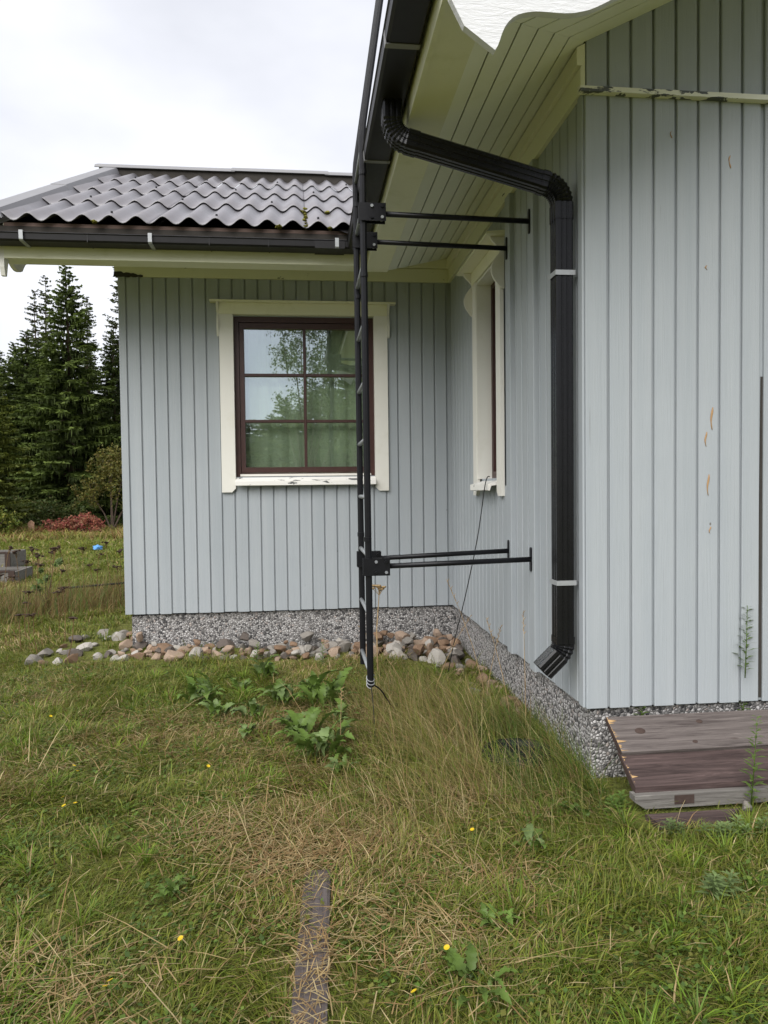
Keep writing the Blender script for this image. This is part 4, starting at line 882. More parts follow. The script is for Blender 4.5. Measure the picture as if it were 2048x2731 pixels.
def tuft_layer(nt=650):
    y = 1.35 + 5.0 * RNG.random(nt) ** 1.15; x = lf(y) + (np.minimum(0.62 * y + 0.4, 1.9) - lf(y)) * RNG.random(nt); k = outside(x, y) & (N3(x * 0.9 + 4, y * 0.9) > 0.35); x, y = x[k], y[k]; nt = len(x)
    m = RNG.integers(18, 60, nt); i = np.repeat(np.arange(nt), m); n = len(i); rr = RNG.uniform(0.01, 0.05, nt)[i]; a = RNG.uniform(0, 2 * np.pi, n); d = np.abs(RNG.normal(0, 1, n)) * rr
    px, py = x[i] + d * np.cos(a), y[i] + d * np.sin(a); hh = RNG.uniform(0.05, 0.13, nt)[i] * RNG.uniform(0.5, 1.15, n); tone = RNG.uniform(0.85, 1.3, nt)[i][:, None]
    c = pick(np.array([[0.125, 0.195, 0.020], [0.165, 0.210, 0.025], [0.095, 0.160, 0.020]]), n) * tone; c[RNG.random(n) < 0.08] = STRAW[0]
    return blades(np.stack([px, py, gh(px, py) - 0.003], 1), hh, RNG.uniform(0.0028, 0.0062, n), a + RNG.normal(0, 0.5, n), RNG.uniform(0.35, 1.3, n), c, 0.2, RNG.uniform(-0.6, 0.6, n))
stuff('lawn_grass', [near, tuft_layer(), mid, far1, far2], 'grass_blades', 'short mixed green and dry lawn grass')
# tall thin grass by the downpipe
def tall_layer():
    n = 30000; x = RNG.uniform(-0.1, 1.27, n); y = RNG.uniform(2.3, 5.2, n); tw = tallf(x, y); clump = N2(x * 7 + 1, y * 7)
    k = (RNG.random(n) < tw * (0.25 + 0.9 * clump)) & outside(x, y) & ~(((x - 0.97) / 0.15) ** 2 + ((y - 3.28) / 0.17) ** 2 < 1); x, y, tw = x[k], y[k], tw[k]; n = len(x)
    h = RNG.uniform(0.10, 0.36, n) * (0.45 + 0.65 * np.clip(tw, 0, 1)); c = pick(OLIVE, n); st = RNG.random(n) < 0.50; c[st] = pick(STRAW, int(st.sum())); gr = RNG.random(n) < 0.25; c[gr] = pick(GREEN, int(gr.sum()))
    nearw = (x > 0.85) & (y < 3.75); kk = nearw & (RNG.random(n) < 0.6); c[kk] = pick(np.array([[0.100, 0.155, 0.025], [0.075, 0.130, 0.025], [0.130, 0.165, 0.030]]), int(kk.sum()))
    ang = np.pi + RNG.normal(0, 0.9, n) - 0.5; P = np.stack([x, y, gh(x, y) - 0.004], 1)
    return blades(P, h, RNG.uniform(0.0014, 0.003, n), ang, RNG.uniform(0.3, 1.25, n), c, 0.15, RNG.uniform(-0.8, 0.8, n))
stuff('tall_grass', [tall_layer()], 'grass_blades', 'tall thin yellowing grass below the downpipe and along the side wall')
def straw_layer():
    n = 17000; y = 1.3 + 4.2 * RNG.random(n) ** 1.2; x = lf(y) + (np.minimum(0.62 * y + 0.4, 1.9) - lf(y)) * RNG.random(n)
    dry = N1(x * 1.25 + 40, y * 1.25 + 17); k = (RNG.random(n) < np.clip(0.12 + 1.6 * (dry - 0.42), 0.05, 1)) & (outside(x, y))
    x, y = x[k], y[k]
    x2 = -0.035 + (RNG.random(560) - 0.5) * 0.12; y2 = 1.3 + 1.16 * RNG.random(560); k2 = N2(x2 * 9, y2 * 5) > 0.42; x2 = x2[k2] + (y2[k2] - 1.2) * 0.05; y2 = y2[k2]
    mats = [(-0.33, 2.75, 0.16, 600), (0.38, 1.98, 0.16, 600), (0.72, 2.95, 0.20, 650), (0.15, 2.62, 0.13, 450), (-0.75, 1.95, 0.12, 250), (-0.1, 2.48, 0.09, 300), (0.62, 2.3, 0.12, 260)]
    mx_ = np.concatenate([RNG.normal(a, r, k) for a, b, r, k in mats]); my_ = np.concatenate([RNG.normal(b, r * 0.8, k) for a, b, r, k in mats]); x = np.concatenate([x, mx_]); y = np.concatenate([y, my_])
    z = np.concatenate([gh(x, y) + 0.02, np.full(len(x2), 0.024)]); x = np.concatenate([x, x2]); y = np.concatenate([y, y2]); n = len(x)
    L = RNG.uniform(0.03, 0.13, n); L = np.where(RNG.random(n) < 0.05, L * 3.6, L); L[-len(x2):] = np.clip(L[-len(x2):], 0.03, 0.09); a = RNG.uniform(0, 2 * np.pi, n); d = np.stack([np.cos(a), np.sin(a), RNG.normal(0.05, 0.13, n)], 1) * L[:, None]; s = np.stack([-np.sin(a), np.cos(a), np.zeros(n)], 1) * RNG.uniform(0.0009, 0.0018, n)[:, None]
    P = np.stack([x, y, z + RNG.random(n) * 0.02], 1); m = P + d * 0.5 + np.stack([np.zeros(n), np.zeros(n), L * RNG.uniform(-0.02, 0.10, n)], 1); c = pick(STRAW, n)
    V = np.stack([P - s, P + s, m - s, m + s, P + d], 1).reshape(-1, 3); b = (np.arange(n) * 5)[:, None]; T = np.concatenate([b + np.array([[0, 1, 3]]), b + np.array([[0, 3, 2]]), b + np.array([[2, 3, 4]])], 0)
    return V, T, np.repeat(c, 5, 0)
stuff('straw_litter', [straw_layer()], 'grass_blades', 'pale dry straw lying in the lawn')
def cover_layer():
    n = 60000; y = 1.3 + 4.4 * RNG.random(n) ** 1.1; x = lf(y) + (np.minimum(0.62 * y + 0.4, 1.9) - lf(y)) * RNG.random(n)
    k = (N2(x * 3.1 + 11, y * 3.1 + 5) > 0.33) & outside(x, y); x, y = x[k], y[k]; n = len(x); L = RNG.uniform(0.008, 0.021, n); a = RNG.uniform(0, 2 * np.pi, n); P = np.stack([x, y, gh(x, y) + RNG.uniform(0.006, 0.034, n)], 1)
    u = np.stack([np.cos(a), np.sin(a), RNG.uniform(-0.2, 0.6, n)], 1) * L[:, None]; s = np.stack([-np.sin(a), np.cos(a), RNG.uniform(-0.3, 0.3, n)], 1) * (L * 0.42)[:, None]
    V = np.stack([P, P + u * 0.5 - s, P + u * 0.5 + s, P + u], 1).reshape(-1, 3); b = (np.arange(n) * 4)[:, None]; T = np.concatenate([b + np.array([[0, 2, 1]]), b + np.array([[1, 2, 3]])], 0)
    return V, T, np.repeat(pick(np.array([[0.080, 0.130, 0.022], [0.110, 0.160, 0.028], [0.060, 0.102, 0.022], [0.135, 0.135, 0.030]]), n), 4, 0)
stuff('ground_cover', [cover_layer()], 'shrub_leaves', 'small leafy clover and moss between the grass')
def bracken_band():
    n = 16000; y = RNG.uniform(18.5, 27, n); x = (-0.46 * y - 1.5) + (0.30 * y + 1.5) * RNG.random(n); k = RNG.random(n) < np.clip(sstep(18.5, 23, y) * 1.1 + 0.4 * (N2(x * 0.9, y * 0.9) - 0.5), 0, 1); x, y = x[k], y[k]; n = len(x)
    h = RNG.uniform(0.12, 0.42, n) * (0.5 + 0.9 * N1(x * 0.8, y * 0.8)); c = pick(np.array([[0.240, 0.204, 0.054], [0.198, 0.204, 0.042], [0.252, 0.180, 0.072], [0.162, 0.186, 0.036], [0.228, 0.138, 0.054]]), n)
    return blades(np.stack([x, y, gh(x, y)], 1), h, RNG.uniform(0.02, 0.05, n), RNG.uniform(0, 6.28, n), RNG.uniform(0.4, 1.6, n), c, 0.2, RNG.uniform(-0.8, 0.8, n))
stuff('meadow_edge_growth', [bracken_band()], 'grass_blades', 'yellowing rough growth along the forest edge')

# ================================================================ WEEDS AND FLOWERS
def leaf_mesh(L, W, jag, curl, seed, petiole=0.12):
    r = random.Random(seed); n = 17; V = []; F = []
    for i in range(n + 1):
        t = i / n; wv = W * (math.sin(math.pi * min(1, max(0, (t - petiole) / (1 - petiole))) ** 0.85) ** 0.8 if t > petiole else 0.06)
        wv = max(wv, W * 0.05); 
        if t > petiole and t < 0.95: wv *= (1 - jag * (i % 2) * r.uniform(0.4, 1.0)) * r.uniform(0.85, 1.1)
        z = curl * L * (math.sin(t * 2.2) * 0.55) - 0.12 * L * t * t; x = L * t * (1 - 0.10 * t)
        s1, s2 = r.uniform(-0.035, 0.035) * L, r.uniform(-0.035, 0.035) * L; V += [Vector((x, -wv, z + wv * 0.35 + s1)), Vector((x, 0, z)), Vector((x, wv, z + wv * 0.35 + s2))]
    for i in range(n):
        a = 3 * i; F += [(a, a + 1, a + 4, a + 3), (a + 1, a + 2, a + 5, a + 4)]
    me = bpy.data.meshes.new('leaf'); me.from_pydata(V, [], F)
    for p in me.polygons: p.use_smooth = True
    return me
LEAVES = [leaf_mesh(0.18, 0.024, 0.50, 0.75, 1, 0.18), leaf_mesh(0.20, 0.026, 0.42, 0.6, 2, 0.2), leaf_mesh(0.15, 0.027, 0.22, 0.85, 3, 0.2), leaf_mesh(0.11, 0.028, 0.05, 0.8, 4, 0.3)]
for me, mt in zip(LEAVES, ('weed_leaf', 'weed_leaf', 'weed_leaf_pale', 'weed_leaf')): me.materials.append(M[mt])
wr = random.Random(77)
def weed(x, y, s, n, label, kinds=(0, 1, 2), up=0.55):
    e = empty('weed', (x, y, ghf(x, y)), label, 'weed', None)
    n = int(n * 2.0)
    for i in range(n):
        me = LEAVES[wr.choice(kinds)]; o = bpy.data.objects.new('leaf', me); COL.objects.link(o); o.parent = e; k = s * wr.uniform(0.38, 0.95)
        o.scale = (k, k * wr.uniform(0.9, 1.2), k); o.rotation_euler = (wr.uniform(-0.35, 0.35), -wr.uniform(0.15, up + 0.4), 6.283 * i / n * 2 + wr.uniform(-0.35, 0.35)); o.location = (wr.uniform(-0.05, 0.05) * s, wr.uniform(-0.05, 0.05) * s, 0.004)
weed(-0.64, 4.45, 1.35, 13, 'broad jagged leafy weed leftmost in the row before the wing window')
weed(-0.28, 5.02, 1.25, 11, 'jagged leafy weed nearest the stones below the wing window')
weed(-0.14, 4.40, 1.35, 13, 'jagged leafy weed in the middle of the row, left of the ladder')
weed(0.10, 4.30, 1.65, 14, 'tallest jagged leafy weed just left of the ladder foot', (0, 1), 0.8)
weed(0.06, 3.50, 1.55, 13, 'big pale leafy weed in front of the ladder foot', (0, 1, 2), 0.7)
weed(-0.02, 3.78, 1.3, 11, 'leafy weed behind the big pale weed before the ladder')
weed(-0.33, 3.86, 0.8, 9, 'low blue-green leafy weed left of the ladder', (2, 3))
weed(-0.43, 4.70, 0.9, 9, 'small leafy weed between the leftmost weed and the stones')
weed(-0.52, 4.20, 0.85, 9, 'low leafy weed in front of the leftmost broad weed', (0, 2))
weed(-0.30, 4.18, 0.95, 10, 'leafy weed between the leftmost and the middle broad weeds')
weed(0.02, 4.62, 1.0, 10, 'leafy weed close to the stones left of the ladder')
weed(0.19, 4.05, 0.95, 9, 'small weed touching the ladder foot on its left', (0, 2))
weed(-0.10, 3.98, 0.8, 9, 'low weed behind the pair of weeds before the ladder', (2, 3))
weed(0.14, 3.28, 0.75, 8, 'low weed nearest the viewer in the clump before the ladder', (0, 2))
weed(0.80, 2.50, 0.80, 8, 'low dock-like weed with round glossy leaves in the foreground lawn', (2, 3), 0.4)
weed(1.055, 2.72, 0.72, 5, 'small bright upright weed left of the leaning planks', (3,), 0.9)
weed(0.42, 1.80, 0.75, 10, 'flat jagged dandelion rosette at the lower right of the lawn', (0, 1), 0.1)
weed(0.55, 2.05, 0.6, 8, 'small dandelion rosette between the foreground dock weed and the dandelion', (0, 1), 0.15)
weed(-0.45, 2.35, 0.6, 8, 'small dandelion rosette left of the sunken board', (0, 1), 0.2)
# narrow-leaved upright plants
def narrow_plant(h, nl, ll, seed, up=0.5, lw=0.016):
    r = random.Random(seed); V = []; T = []
    for i in range(nl):
        t = (i + 0.5) / nl; z = h * (0.10 + 0.9 * t); a = i * 2.4 + r.uniform(-0.3, 0.3); L = ll * (1.05 - 0.65 * t) * r.uniform(0.8, 1.15) * (0.55 if t < 0.12 else 1); d = Vector((math.cos(a), math.sin(a), 0)); s = Vector((-d.y, d.x, 0)) * lw * 0.5 * (1.1 - 0.5 * t)
        b = Vector((0, 0, z)); m1 = b + d * L * 0.5 + ez * L * up * 0.42; tip = b + d * L + ez * L * up * 0.5; k = len(V); V += [b, m1 - s, m1 + s, tip]; T += [(k, k + 2, k + 1), (k + 1, k + 2, k + 3)]
    me = bpy.data.meshes.new('foliage'); me.from_pydata(V, [], T); return me
def tuft(x, y, h, nl, ll, label, seed, mat='weed_leaf_pale', lean=(0, 0), stems=1, group=None, z=None):
    e = empty('leafy_plant', (x, y, ghf(x, y) if z is None else z), label, 'plant', group); r = random.Random(seed)
    for i in range(stems):
        hh = h * r.uniform(0.7, 1.05); me = narrow_plant(hh, nl, ll, seed * 7 + i); me.materials.append(M[mat]); o = bpy.data.objects.new('foliage', me); COL.objects.link(o); o.parent = e
        ox, oy = (r.uniform(-0.05, 0.05), r.uniform(-0.04, 0.04)) if stems > 1 else (0, 0); rot = (lean[1] + r.uniform(-0.12, 0.12), lean[0] + r.uniform(-0.12, 0.12), 0); o.location = (ox, oy, 0); o.rotation_euler = rot
        sm = MB().tube([(0, 0, 0), (0.002, 0.001, hh * 0.5), (0, 0, hh)], [0.003, 0.0022, 0.001], 5); so = mk('stem', sm.V, sm.F, mat, None, True, (0, 0, 0)); so.parent = e; so.location = (ox, oy, 0); so.rotation_euler = rot
tuft(1.335, 2.48, 0.075, 22, 0.055, 'pale green feathery plant left end before the short board', 1, stems=3)
tuft(1.475, 2.47, 0.075, 22, 0.055, 'pale green feathery plant before the middle of the short board', 2, stems=3)
tuft(1.585, 2.46, 0.075, 22, 0.055, 'pale green feathery plant before the right end of the short board', 3, stems=3)
tuft(1.71, 2.47, 0.09, 24, 0.06, 'pale green feathery plant at the right frame edge beside the stones', 4, stems=4)
tuft(1.31, 2.12, 0.085, 26, 0.065, 'single pale green feathery plant in the right foreground lawn', 5, stems=3)
tuft(1.775, 2.70, 0.40, 52, 0.062, 'upright narrow-leaved plant growing in front of the leaning planks', 6, 'weed_leaf', (0.02, 0.0), 1)
tuft(1.965, 3.035, 0.40, 46, 0.075, 'narrow-leaved plant growing up the gable wall beside the dark gap', 7, 'weed_leaf', (0.05, 0.0), 1, z=0.44)
tuft(1.90, 2.69, 0.26, 34, 0.055, 'yellowing upright plant at the right frame edge by the planks', 8, 'straw_head', (0.05, 0), 2)
tuft(1.50, 3.085, 0.11, 14, 0.05, 'small green plant sprouting under the gable siding', 9, 'weed_leaf', (0, 0.1), 1, z=0.24)
tuft(1.985, 3.085, 0.10, 14, 0.05, 'small green plant under the siding near the right edge', 10, 'weed_leaf', (0, 0.1), 1, z=0.24)
tuft(-0.38, 5.45, 0.20, 34, 0.06, 'small dark green seedling standing in the stones below the window', 11, 'weed_leaf', (0, 0), 1)
tuft(0.115, 5.42, 0.21, 30, 0.055, 'small pale seedling in the stones left of the ladder', 12, 'weed_leaf_pale', (0, 0), 1)
tuft(1.245, 2.76, 0.10, 22, 0.05, 'small green plant at the left end of the leaning planks', 13, 'weed_leaf', (0, 0), 2)
# dried yarrow: stem with flat dark heads
def yarrow(seed):
    r = random.Random(seed); h = 1.0; st = MB().tube([(0, 0, 0), (0.03 * r.uniform(-1, 1), 0.02, h * 0.5), (0.06 * r.uniform(-1, 1), 0, h)], [0.007, 0.005, 0.004], 5); top = st.V[-1].copy(); hd = MB()
    for i in range(r.randint(5, 8)):
        a = r.uniform(0, 6.28); d = r.uniform(0.01, 0.075); c = top + Vector((d * math.cos(a), d * math.sin(a), r.uniform(-0.03, 0.02)))
        st.tube([top - ez * 0.10, c], 0.0026, 4); rr_ = r.uniform(0.018, 0.034)
        hd.loft([[c + Vector((rr_ * k * math.cos(b), rr_ * k * math.sin(b), zz)) for b in [math.pi * q / 3 for q in range(6)]] for k, zz in ((0.5, -0.012), (1.0, 0.0), (0.75, 0.011))])
    return st, hd
YV_ = []
for s_ in range(4):
    st, hd = yarrow(s_ + 3); a = bpy.data.meshes.new('stem'); a.from_pydata(st.V, [], st.F); a.materials.append(M['dry_stem']); b = bpy.data.meshes.new('flower_head'); b.from_pydata(hd.V, [], hd.F); b.materials.append(M['dry_head']); YV_.append((a, b))
yr = random.Random(4)
def put_yarrow(x, y, h, label, group, sc=0.62, mats=None):
    e = empty('dried_yarrow', (x, y, ghf(x, y)), label, 'dried plant', group); e.rotation_euler = (yr.uniform(-0.16, 0.16), yr.uniform(-0.16, 0.16), yr.uniform(0, 6.28)); k = yr.randrange(4)
    for nm, me in zip(('stem', 'flower_head'), YV_[k]):
        o = bpy.data.objects.new(nm, me); COL.objects.link(o); o.parent = e; o.scale = (sc, sc, h)
    return e
GL = 'dark dried yarrow stalk in the clump left of the wing corner'
for i in range(46):
    t = yr.random(); x = -3.35 + 1.65 * t + yr.uniform(-0.2, 0.2); y = 7.3 + 2.0 * t + yr.uniform(-0.6, 0.7); put_yarrow(x, y, yr.uniform(0.38, 0.72), GL, 'dried yarrow stalks left of the wing corner')
for (x, y, h) in ((-2.15, 6.55, 0.40), (-2.02, 6.3, 0.46), (-2.35, 6.35, 0.34), (-2.45, 6.7, 0.38), (-2.28, 6.05, 0.30), (-2.1, 5.9, 0.33), (-1.80, 5.65, 0.34), (-2.6, 6.2, 0.36)):
    put_yarrow(x, y, h, 'short dark dried yarrow stalk in the lawn before the stone heap at the wing corner', 'short dried yarrow stalks by the stone heap')
e = put_yarrow(0.50, 5.05, 0.62, 'tall pale dried yarrow stalk standing right of the ladder foot', None, 0.8); e.rotation_euler = (0, 0.02, 1)
for c in e.children: c.data = c.data.copy(); c.data.materials.clear(); c.data.materials.append(M['straw_head'])
# taller weedy grass among the yarrow
def yarrow_grass():
    n = 5200; t = RNG.random(n); x = -3.5 + 1.9 * t + RNG.normal(0, 0.22, n); y = 7.2 + 2.0 * t + RNG.normal(0, 0.45, n); k = x < -1.5; x, y = x[k], y[k]; n = len(x)
    c = pick(np.array([[0.234, 0.163, 0.065], [0.273, 0.202, 0.091], [0.143, 0.195, 0.039], [0.117, 0.169, 0.046], [0.195, 0.124, 0.058], [0.260, 0.176, 0.072]]), n); return blades(np.stack([x, y, gh(x, y)], 1), RNG.uniform(0.10, 0.42, n), RNG.uniform(0.003, 0.006, n), RNG.uniform(0, 6.28, n), RNG.uniform(0.1, 0.8, n), c, 0.1, RNG.uniform(-0.8, 0.8, n))
stuff('weedy_growth', [yarrow_grass()], 'grass_blades', 'brown and green weedy stalks around the dried yarrow')
# grass seed stalks in front of the side wall
def seed_stalk(x, y, h, dx, dy, label):
    m = MB(); pts = [(x + dx * t ** 1.6, y + dy * t ** 1.6, ghf(x, y) + h * t) for t in (0, 0.25, 0.5, 0.75, 1)]; m.tube(pts, [0.0022, 0.002, 0.0017, 0.0013, 0.001], 4)
    for i in range(10):
        t = 0.82 + 0.018 * i; m.tube([(x + dx * t ** 1.6, y + dy * t ** 1.6, ghf(x, y) + h * t), (x + dx * t ** 1.6 + 0.012 * math.cos(i * 2.1), y + dy * t ** 1.6 + 0.01 * math.sin(i * 2.1), ghf(x, y) + h * (t + 0.02))], [0.0024, 0.0008], 4)
    o = m.build('grass_stalk', 'straw_head', None); props(o, label, 'grass stalk')
for a in ((1.02, 4.0, 0.78, -0.20, 0.15, 'tall dry seed stalk leaning left before the side wall'), (1.08, 3.72, 0.62, -0.12, 0.05, 'dry seed stalk under the lower bracket arms'), (1.13, 3.62, 0.66, 0.02, 0.1, 'dry seed stalk left of the downpipe spout'), (0.98, 3.9, 0.55, 0.10, 0.0, 'bent dry seed stalk before the side plinth'), (0.75, 4.25, 0.5, 0.30, 0.25, 'long straw leaning over the stones in the inner corner'), (0.62, 4.3, 0.46, -0.30, 0.2, 'straw leaning left behind the ladder cable'), (0.16, 3.55, 0.34, 0.01, 0.0, 'single straw standing in the weeds before the ladder')):
    seed_stalk(*a)
# small yellow hawkbit flowers
fr_ = random.Random(31); FM = MB()
for k in range(12):
    a = 2 * math.pi * k / 12; FM.add([(0, 0, 0), (0.011 * math.cos(a - 0.2), 0.011 * math.sin(a - 0.2), 0.003), (0.011 * math.cos(a + 0.2), 0.011 * math.sin(a + 0.2), 0.003)], [(0, 1, 2)])
fme = bpy.data.meshes.new('flower_head'); fme.from_pydata(FM.V, [], FM.F); fme.materials.append(M['yellow_petal'])
sm_ = MB().tube([(0, 0, 0), (0.004, 0, 0.5), (0, 0, 1)], 0.0013, 4); sme_ = bpy.data.meshes.new('stem'); sme_.from_pydata(sm_.V, [], sm_.F); sme_.materials.append(M['weed_leaf'])
for (x, y) in ((-0.52, 1.86), (-0.50, 1.83), (-0.36, 2.02), (-0.95, 2.9), (-0.92, 2.94), (-0.97, 2.95), (-1.3, 2.6), (-1.05, 3.35), (-1.02, 3.3), (-0.45, 3.3), (0.68, 2.62), (0.60, 2.55), (0.58, 2.5), (0.36, 1.86), (0.25, 1.72), (-1.75, 5.9), (-1.4, 4.1)):
    h = fr_.uniform(0.05, 0.10); e = empty('yellow_flower', (x, y, ghf(x, y)), 'small yellow hawkbit flower in the lawn', 'flower', 'yellow flowers in the lawn')
    a = bpy.data.objects.new('stem', sme_); COL.objects.link(a); a.parent = e; a.scale = (1, 1, h); b = bpy.data.objects.new('flower_head', fme); COL.objects.link(b); b.parent = e; b.location = (0, 0, h); b.scale = (0.75, 0.75, 0.75); b.rotation_euler = (fr_.uniform(-0.5, 0.5), fr_.uniform(-0.5, 0.5), 0)

# ================================================================ GARDEN THINGS FAR LEFT
def frame_box(x1, y, w, d, h, rot, label):
    e = empty('wooden_planter', (x1 - w / 2, y + d / 2, ghf(x1, y)), label, 'planter'); e.rotation_euler = (0, 0, rot); t = 0.025; E0 = Vector((0, 0, 0))
    for nm, a, b in (('side_board', (-w / 2, -d / 2, 0), (w / 2, -d / 2 + t, h)), ('side_board', (-w / 2, d / 2 - t, 0), (w / 2, d / 2, h)), ('end_board', (-w / 2, -d / 2 + t, 0), (-w / 2 + t, d / 2 - t, h)), ('end_board', (w / 2 - t, -d / 2 + t, 0), (w / 2, d / 2 - t, h)), ('corner_post', (w / 2 - 0.07, -d / 2 - 0.03, -0.02), (w / 2 + 0.01, -d / 2 - 0.001, h + 0.02))):
        m = MB().box(a, b); o = mk(nm, m.V, m.F, 'plank_rail' if nm != 'corner_post' else 'end_grain', None); o.parent = e
    m = MB().box((-w / 2 + t, -d / 2 + t, 0), (w / 2 - t, d / 2 - t, h - 0.04)); o = mk('soil', m.V, m.F, 'dark_backing', None); o.parent = e
    m = MB().box((-w / 2 - 0.01, -d / 2 - 0.012, h + 0.001), (w / 2 - 0.075, -d / 2 + 0.05, h + 0.022)); o = mk('top_rail', m.V, m.F, 'end_grain', None); o.parent = e
frame_box(-4.80, 12.3, 1.2, 0.8, 0.30, 0.05, 'weathered grey raised bed at the left frame edge, farther one')
frame_box(-4.05, 10.5, 1.2, 0.8, 0.16, 0.05, 'low weathered raised bed at the left frame edge, nearer one')
o = MB().tube([(-2.75, 8.6, 0.22), (-2.1, 8.62, 0.26), (-1.5, 8.62, 0.30)], 0.012, 6).build('pole', 'cable_black', None); props(o, 'thin dark pole lying through the yarrow behind the wing corner', 'pole')
bm = bmesh.new(); bmesh.ops.create_icosphere(bm, subdivisions=2, radius=0.11)
for v in bm.verts: v.co *= random.uniform(0.75, 1.2); v.co.z *= 0.6
me = bpy.data.meshes.new('toy'); bm.to_mesh(me); bm.free(); me.materials.append(M['blue_plastic']); o = bpy.data.objects.new('crumpled_tarp', me); COL.objects.link(o); o.location = (-4.38, 15.9, ghf(-4.38, 15.9) + 0.07); props(o, 'small crumpled blue plastic piece lying on the far lawn', 'plastic')
o = MB().prism([(-0.09, 0), (0.09, 0), (0.09, 0.42), (0.0, 0.5), (-0.09, 0.42)], (-8.5, 23.6, ghf(-8.5, 23.6) - 0.02), ex, ez, ey, 0, 0.05).build('marker_post', 'stake_orange', None); props(o, 'short pale orange marker post at the forest edge', 'post')

# ================================================================ TREES
def foliage_arrays(): return [], [], []
def spruce_mesh(h, r, seed, gap=0.0, dens=1.0, base=0.06, col=((0.030, 0.062, 0.018), (0.058, 0.100, 0.026))):
    g = np.random.default_rng(seed); Vs, Cs = [], []; z = h * base; lv = 0
    c0, c1 = np.array(col[0]), np.array(col[1]); branches = []
    while z < h * 0.985:
        f = z / h; Lb = r * (1 - f) ** 0.78 + 0.10; nb = int(g.integers(5, 8)) if f < 0.9 else 4
        for k in range(nb):
            if g.random() < gap: continue
            a = 2 * np.pi * (k / nb) + g.uniform(-0.4, 0.4) + lv * 1.3; L = Lb * g.uniform(0.62, 1.12); branches.append((z + g.uniform(-0.08, 0.08), a, L, f))
        z += (0.36 - 0.16 * f) * (h / 11.0) * g.uniform(0.75, 1.25) / max(dens, 0.5) ** 0.5; lv += 1
    tris = []; cols = []
    for (z, a, L, f) in branches:
        n = max(5, int((7 + 13 * L) * dens)); t = np.sort(g.uniform(0.10, 1.0, n)); d = np.array([np.cos(a), np.sin(a), 0.0]); s = np.array([-np.sin(a), np.cos(a), 0.0])
        droop = (0.10 + 0.26 * (1 - f)) * g.uniform(0.6, 1.3); up = 0.30 if f > 0.75 else 0.0
        def pos(t): return np.outer(t * L, d) + np.outer(z + L * (up * t - droop * t + 0.30 * droop * t ** 3 * 1.6), np.array([0, 0, 1.0]))
        p = pos(t); side = np.where(np.arange(n) % 2 == 0, 1.0, -1.0); tl = (0.10 + 0.30 * (1 - t) ** 0.6 * min(1.0, L / 1.2)) * g.uniform(0.7, 1.3, n) * min(1.2, 0.55 + 0.4 * L)
        dirv = d[None] * g.uniform(0.45, 0.9, n)[:, None] + s[None] * (side * g.uniform(0.35, 1.0, n))[:, None] + np.array([0, 0, 1.0])[None] * g.uniform(-0.42, 0.12, n)[:, None]
        tip = p + dirv * tl[:, None]; wv = (0.035 + 0.055 * g.random(n)) * min(1.3, 0.6 + 0.35 * L)
        perp = np.cross(dirv, np.array([0, 0, 1.0])); perp /= np.linalg.norm(perp, axis=1)[:, None] + 1e-6; perp = perp + np.array([0, 0, 1.0])[None] * g.uniform(-0.8, 0.8, n)[:, None]
        mid = p + (tip - p) * 0.45
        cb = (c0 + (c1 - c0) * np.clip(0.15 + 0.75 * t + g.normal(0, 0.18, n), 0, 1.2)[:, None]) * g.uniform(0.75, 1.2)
        for A, B, Cc in ((p, mid - perp * wv[:, None], tip), (p, tip, mid + perp * wv[:, None]), (mid - perp * wv[:, None] * 0.4, mid + perp * wv[:, None] * 0.4, mid - np.array([0, 0, 1.0])[None] * (tl * g.uniform(0.35, 0.9, n))[:, None] + dirv * 0.1 * tl[:, None])):
            tris.append(np.stack([A, B, Cc], 1).reshape(-1, 3)); cols.append(np.repeat(cb, 3, 0))
    V = np.concatenate(tris); C = np.concatenate(cols); return tri_mesh('crown', V, np.arange(len(V)).reshape(-1, 3), C), branches
def trunk_of(h, r0, branches, mat, parent_origin, name='trunk'):
    m = MB(); n = 9; pts = [(0.03 * math.sin(i * 1.3) * (i / n), 0.03 * math.cos(i), h * i / n) for i in range(n + 1)]; m.tube(pts, [r0 * (1 - 0.93 * i / n) for i in range(n + 1)], 8)
    for (z, a, L, f) in branches[::3]:
        m.tube([(0, 0, z), (math.cos(a) * L * 0.55, math.sin(a) * L * 0.55, z - L * 0.10)], [0.02 + 0.01 * L, 0.008], 4, False)
    me = bpy.data.meshes.new(name); me.from_pydata(m.V, [], m.F); me.materials.append(M[mat]); return me
SPR = []
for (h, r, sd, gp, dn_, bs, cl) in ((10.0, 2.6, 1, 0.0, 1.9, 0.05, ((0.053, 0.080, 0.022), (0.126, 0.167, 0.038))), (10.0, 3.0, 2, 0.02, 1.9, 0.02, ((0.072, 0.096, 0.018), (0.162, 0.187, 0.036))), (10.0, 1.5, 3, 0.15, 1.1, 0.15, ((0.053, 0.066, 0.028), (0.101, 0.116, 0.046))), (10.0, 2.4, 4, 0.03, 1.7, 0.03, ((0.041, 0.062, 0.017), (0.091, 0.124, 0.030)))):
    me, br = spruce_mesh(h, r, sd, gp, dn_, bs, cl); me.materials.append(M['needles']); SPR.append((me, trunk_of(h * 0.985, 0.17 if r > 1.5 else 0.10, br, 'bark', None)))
def spruce(x, y, h, k, rz, label, group='spruces at the forest edge', wide=1.0):
    e = empty('spruce_tree', (x, y, ghf(x, y) - 0.05), label, 'tree', group); e.rotation_euler = (0, 0, rz); s = h / 10.0; e.scale = (s * wide, s * wide, s)
    for nm, me in zip(('crown', 'trunk'), SPR[k]): o = bpy.data.objects.new(nm, me); COL.objects.link(o); o.parent = e
spruce(-8.75, 28.5, 10.0, 0, 0.3, 'tallest dark spruce rising to the eave left of the wing')
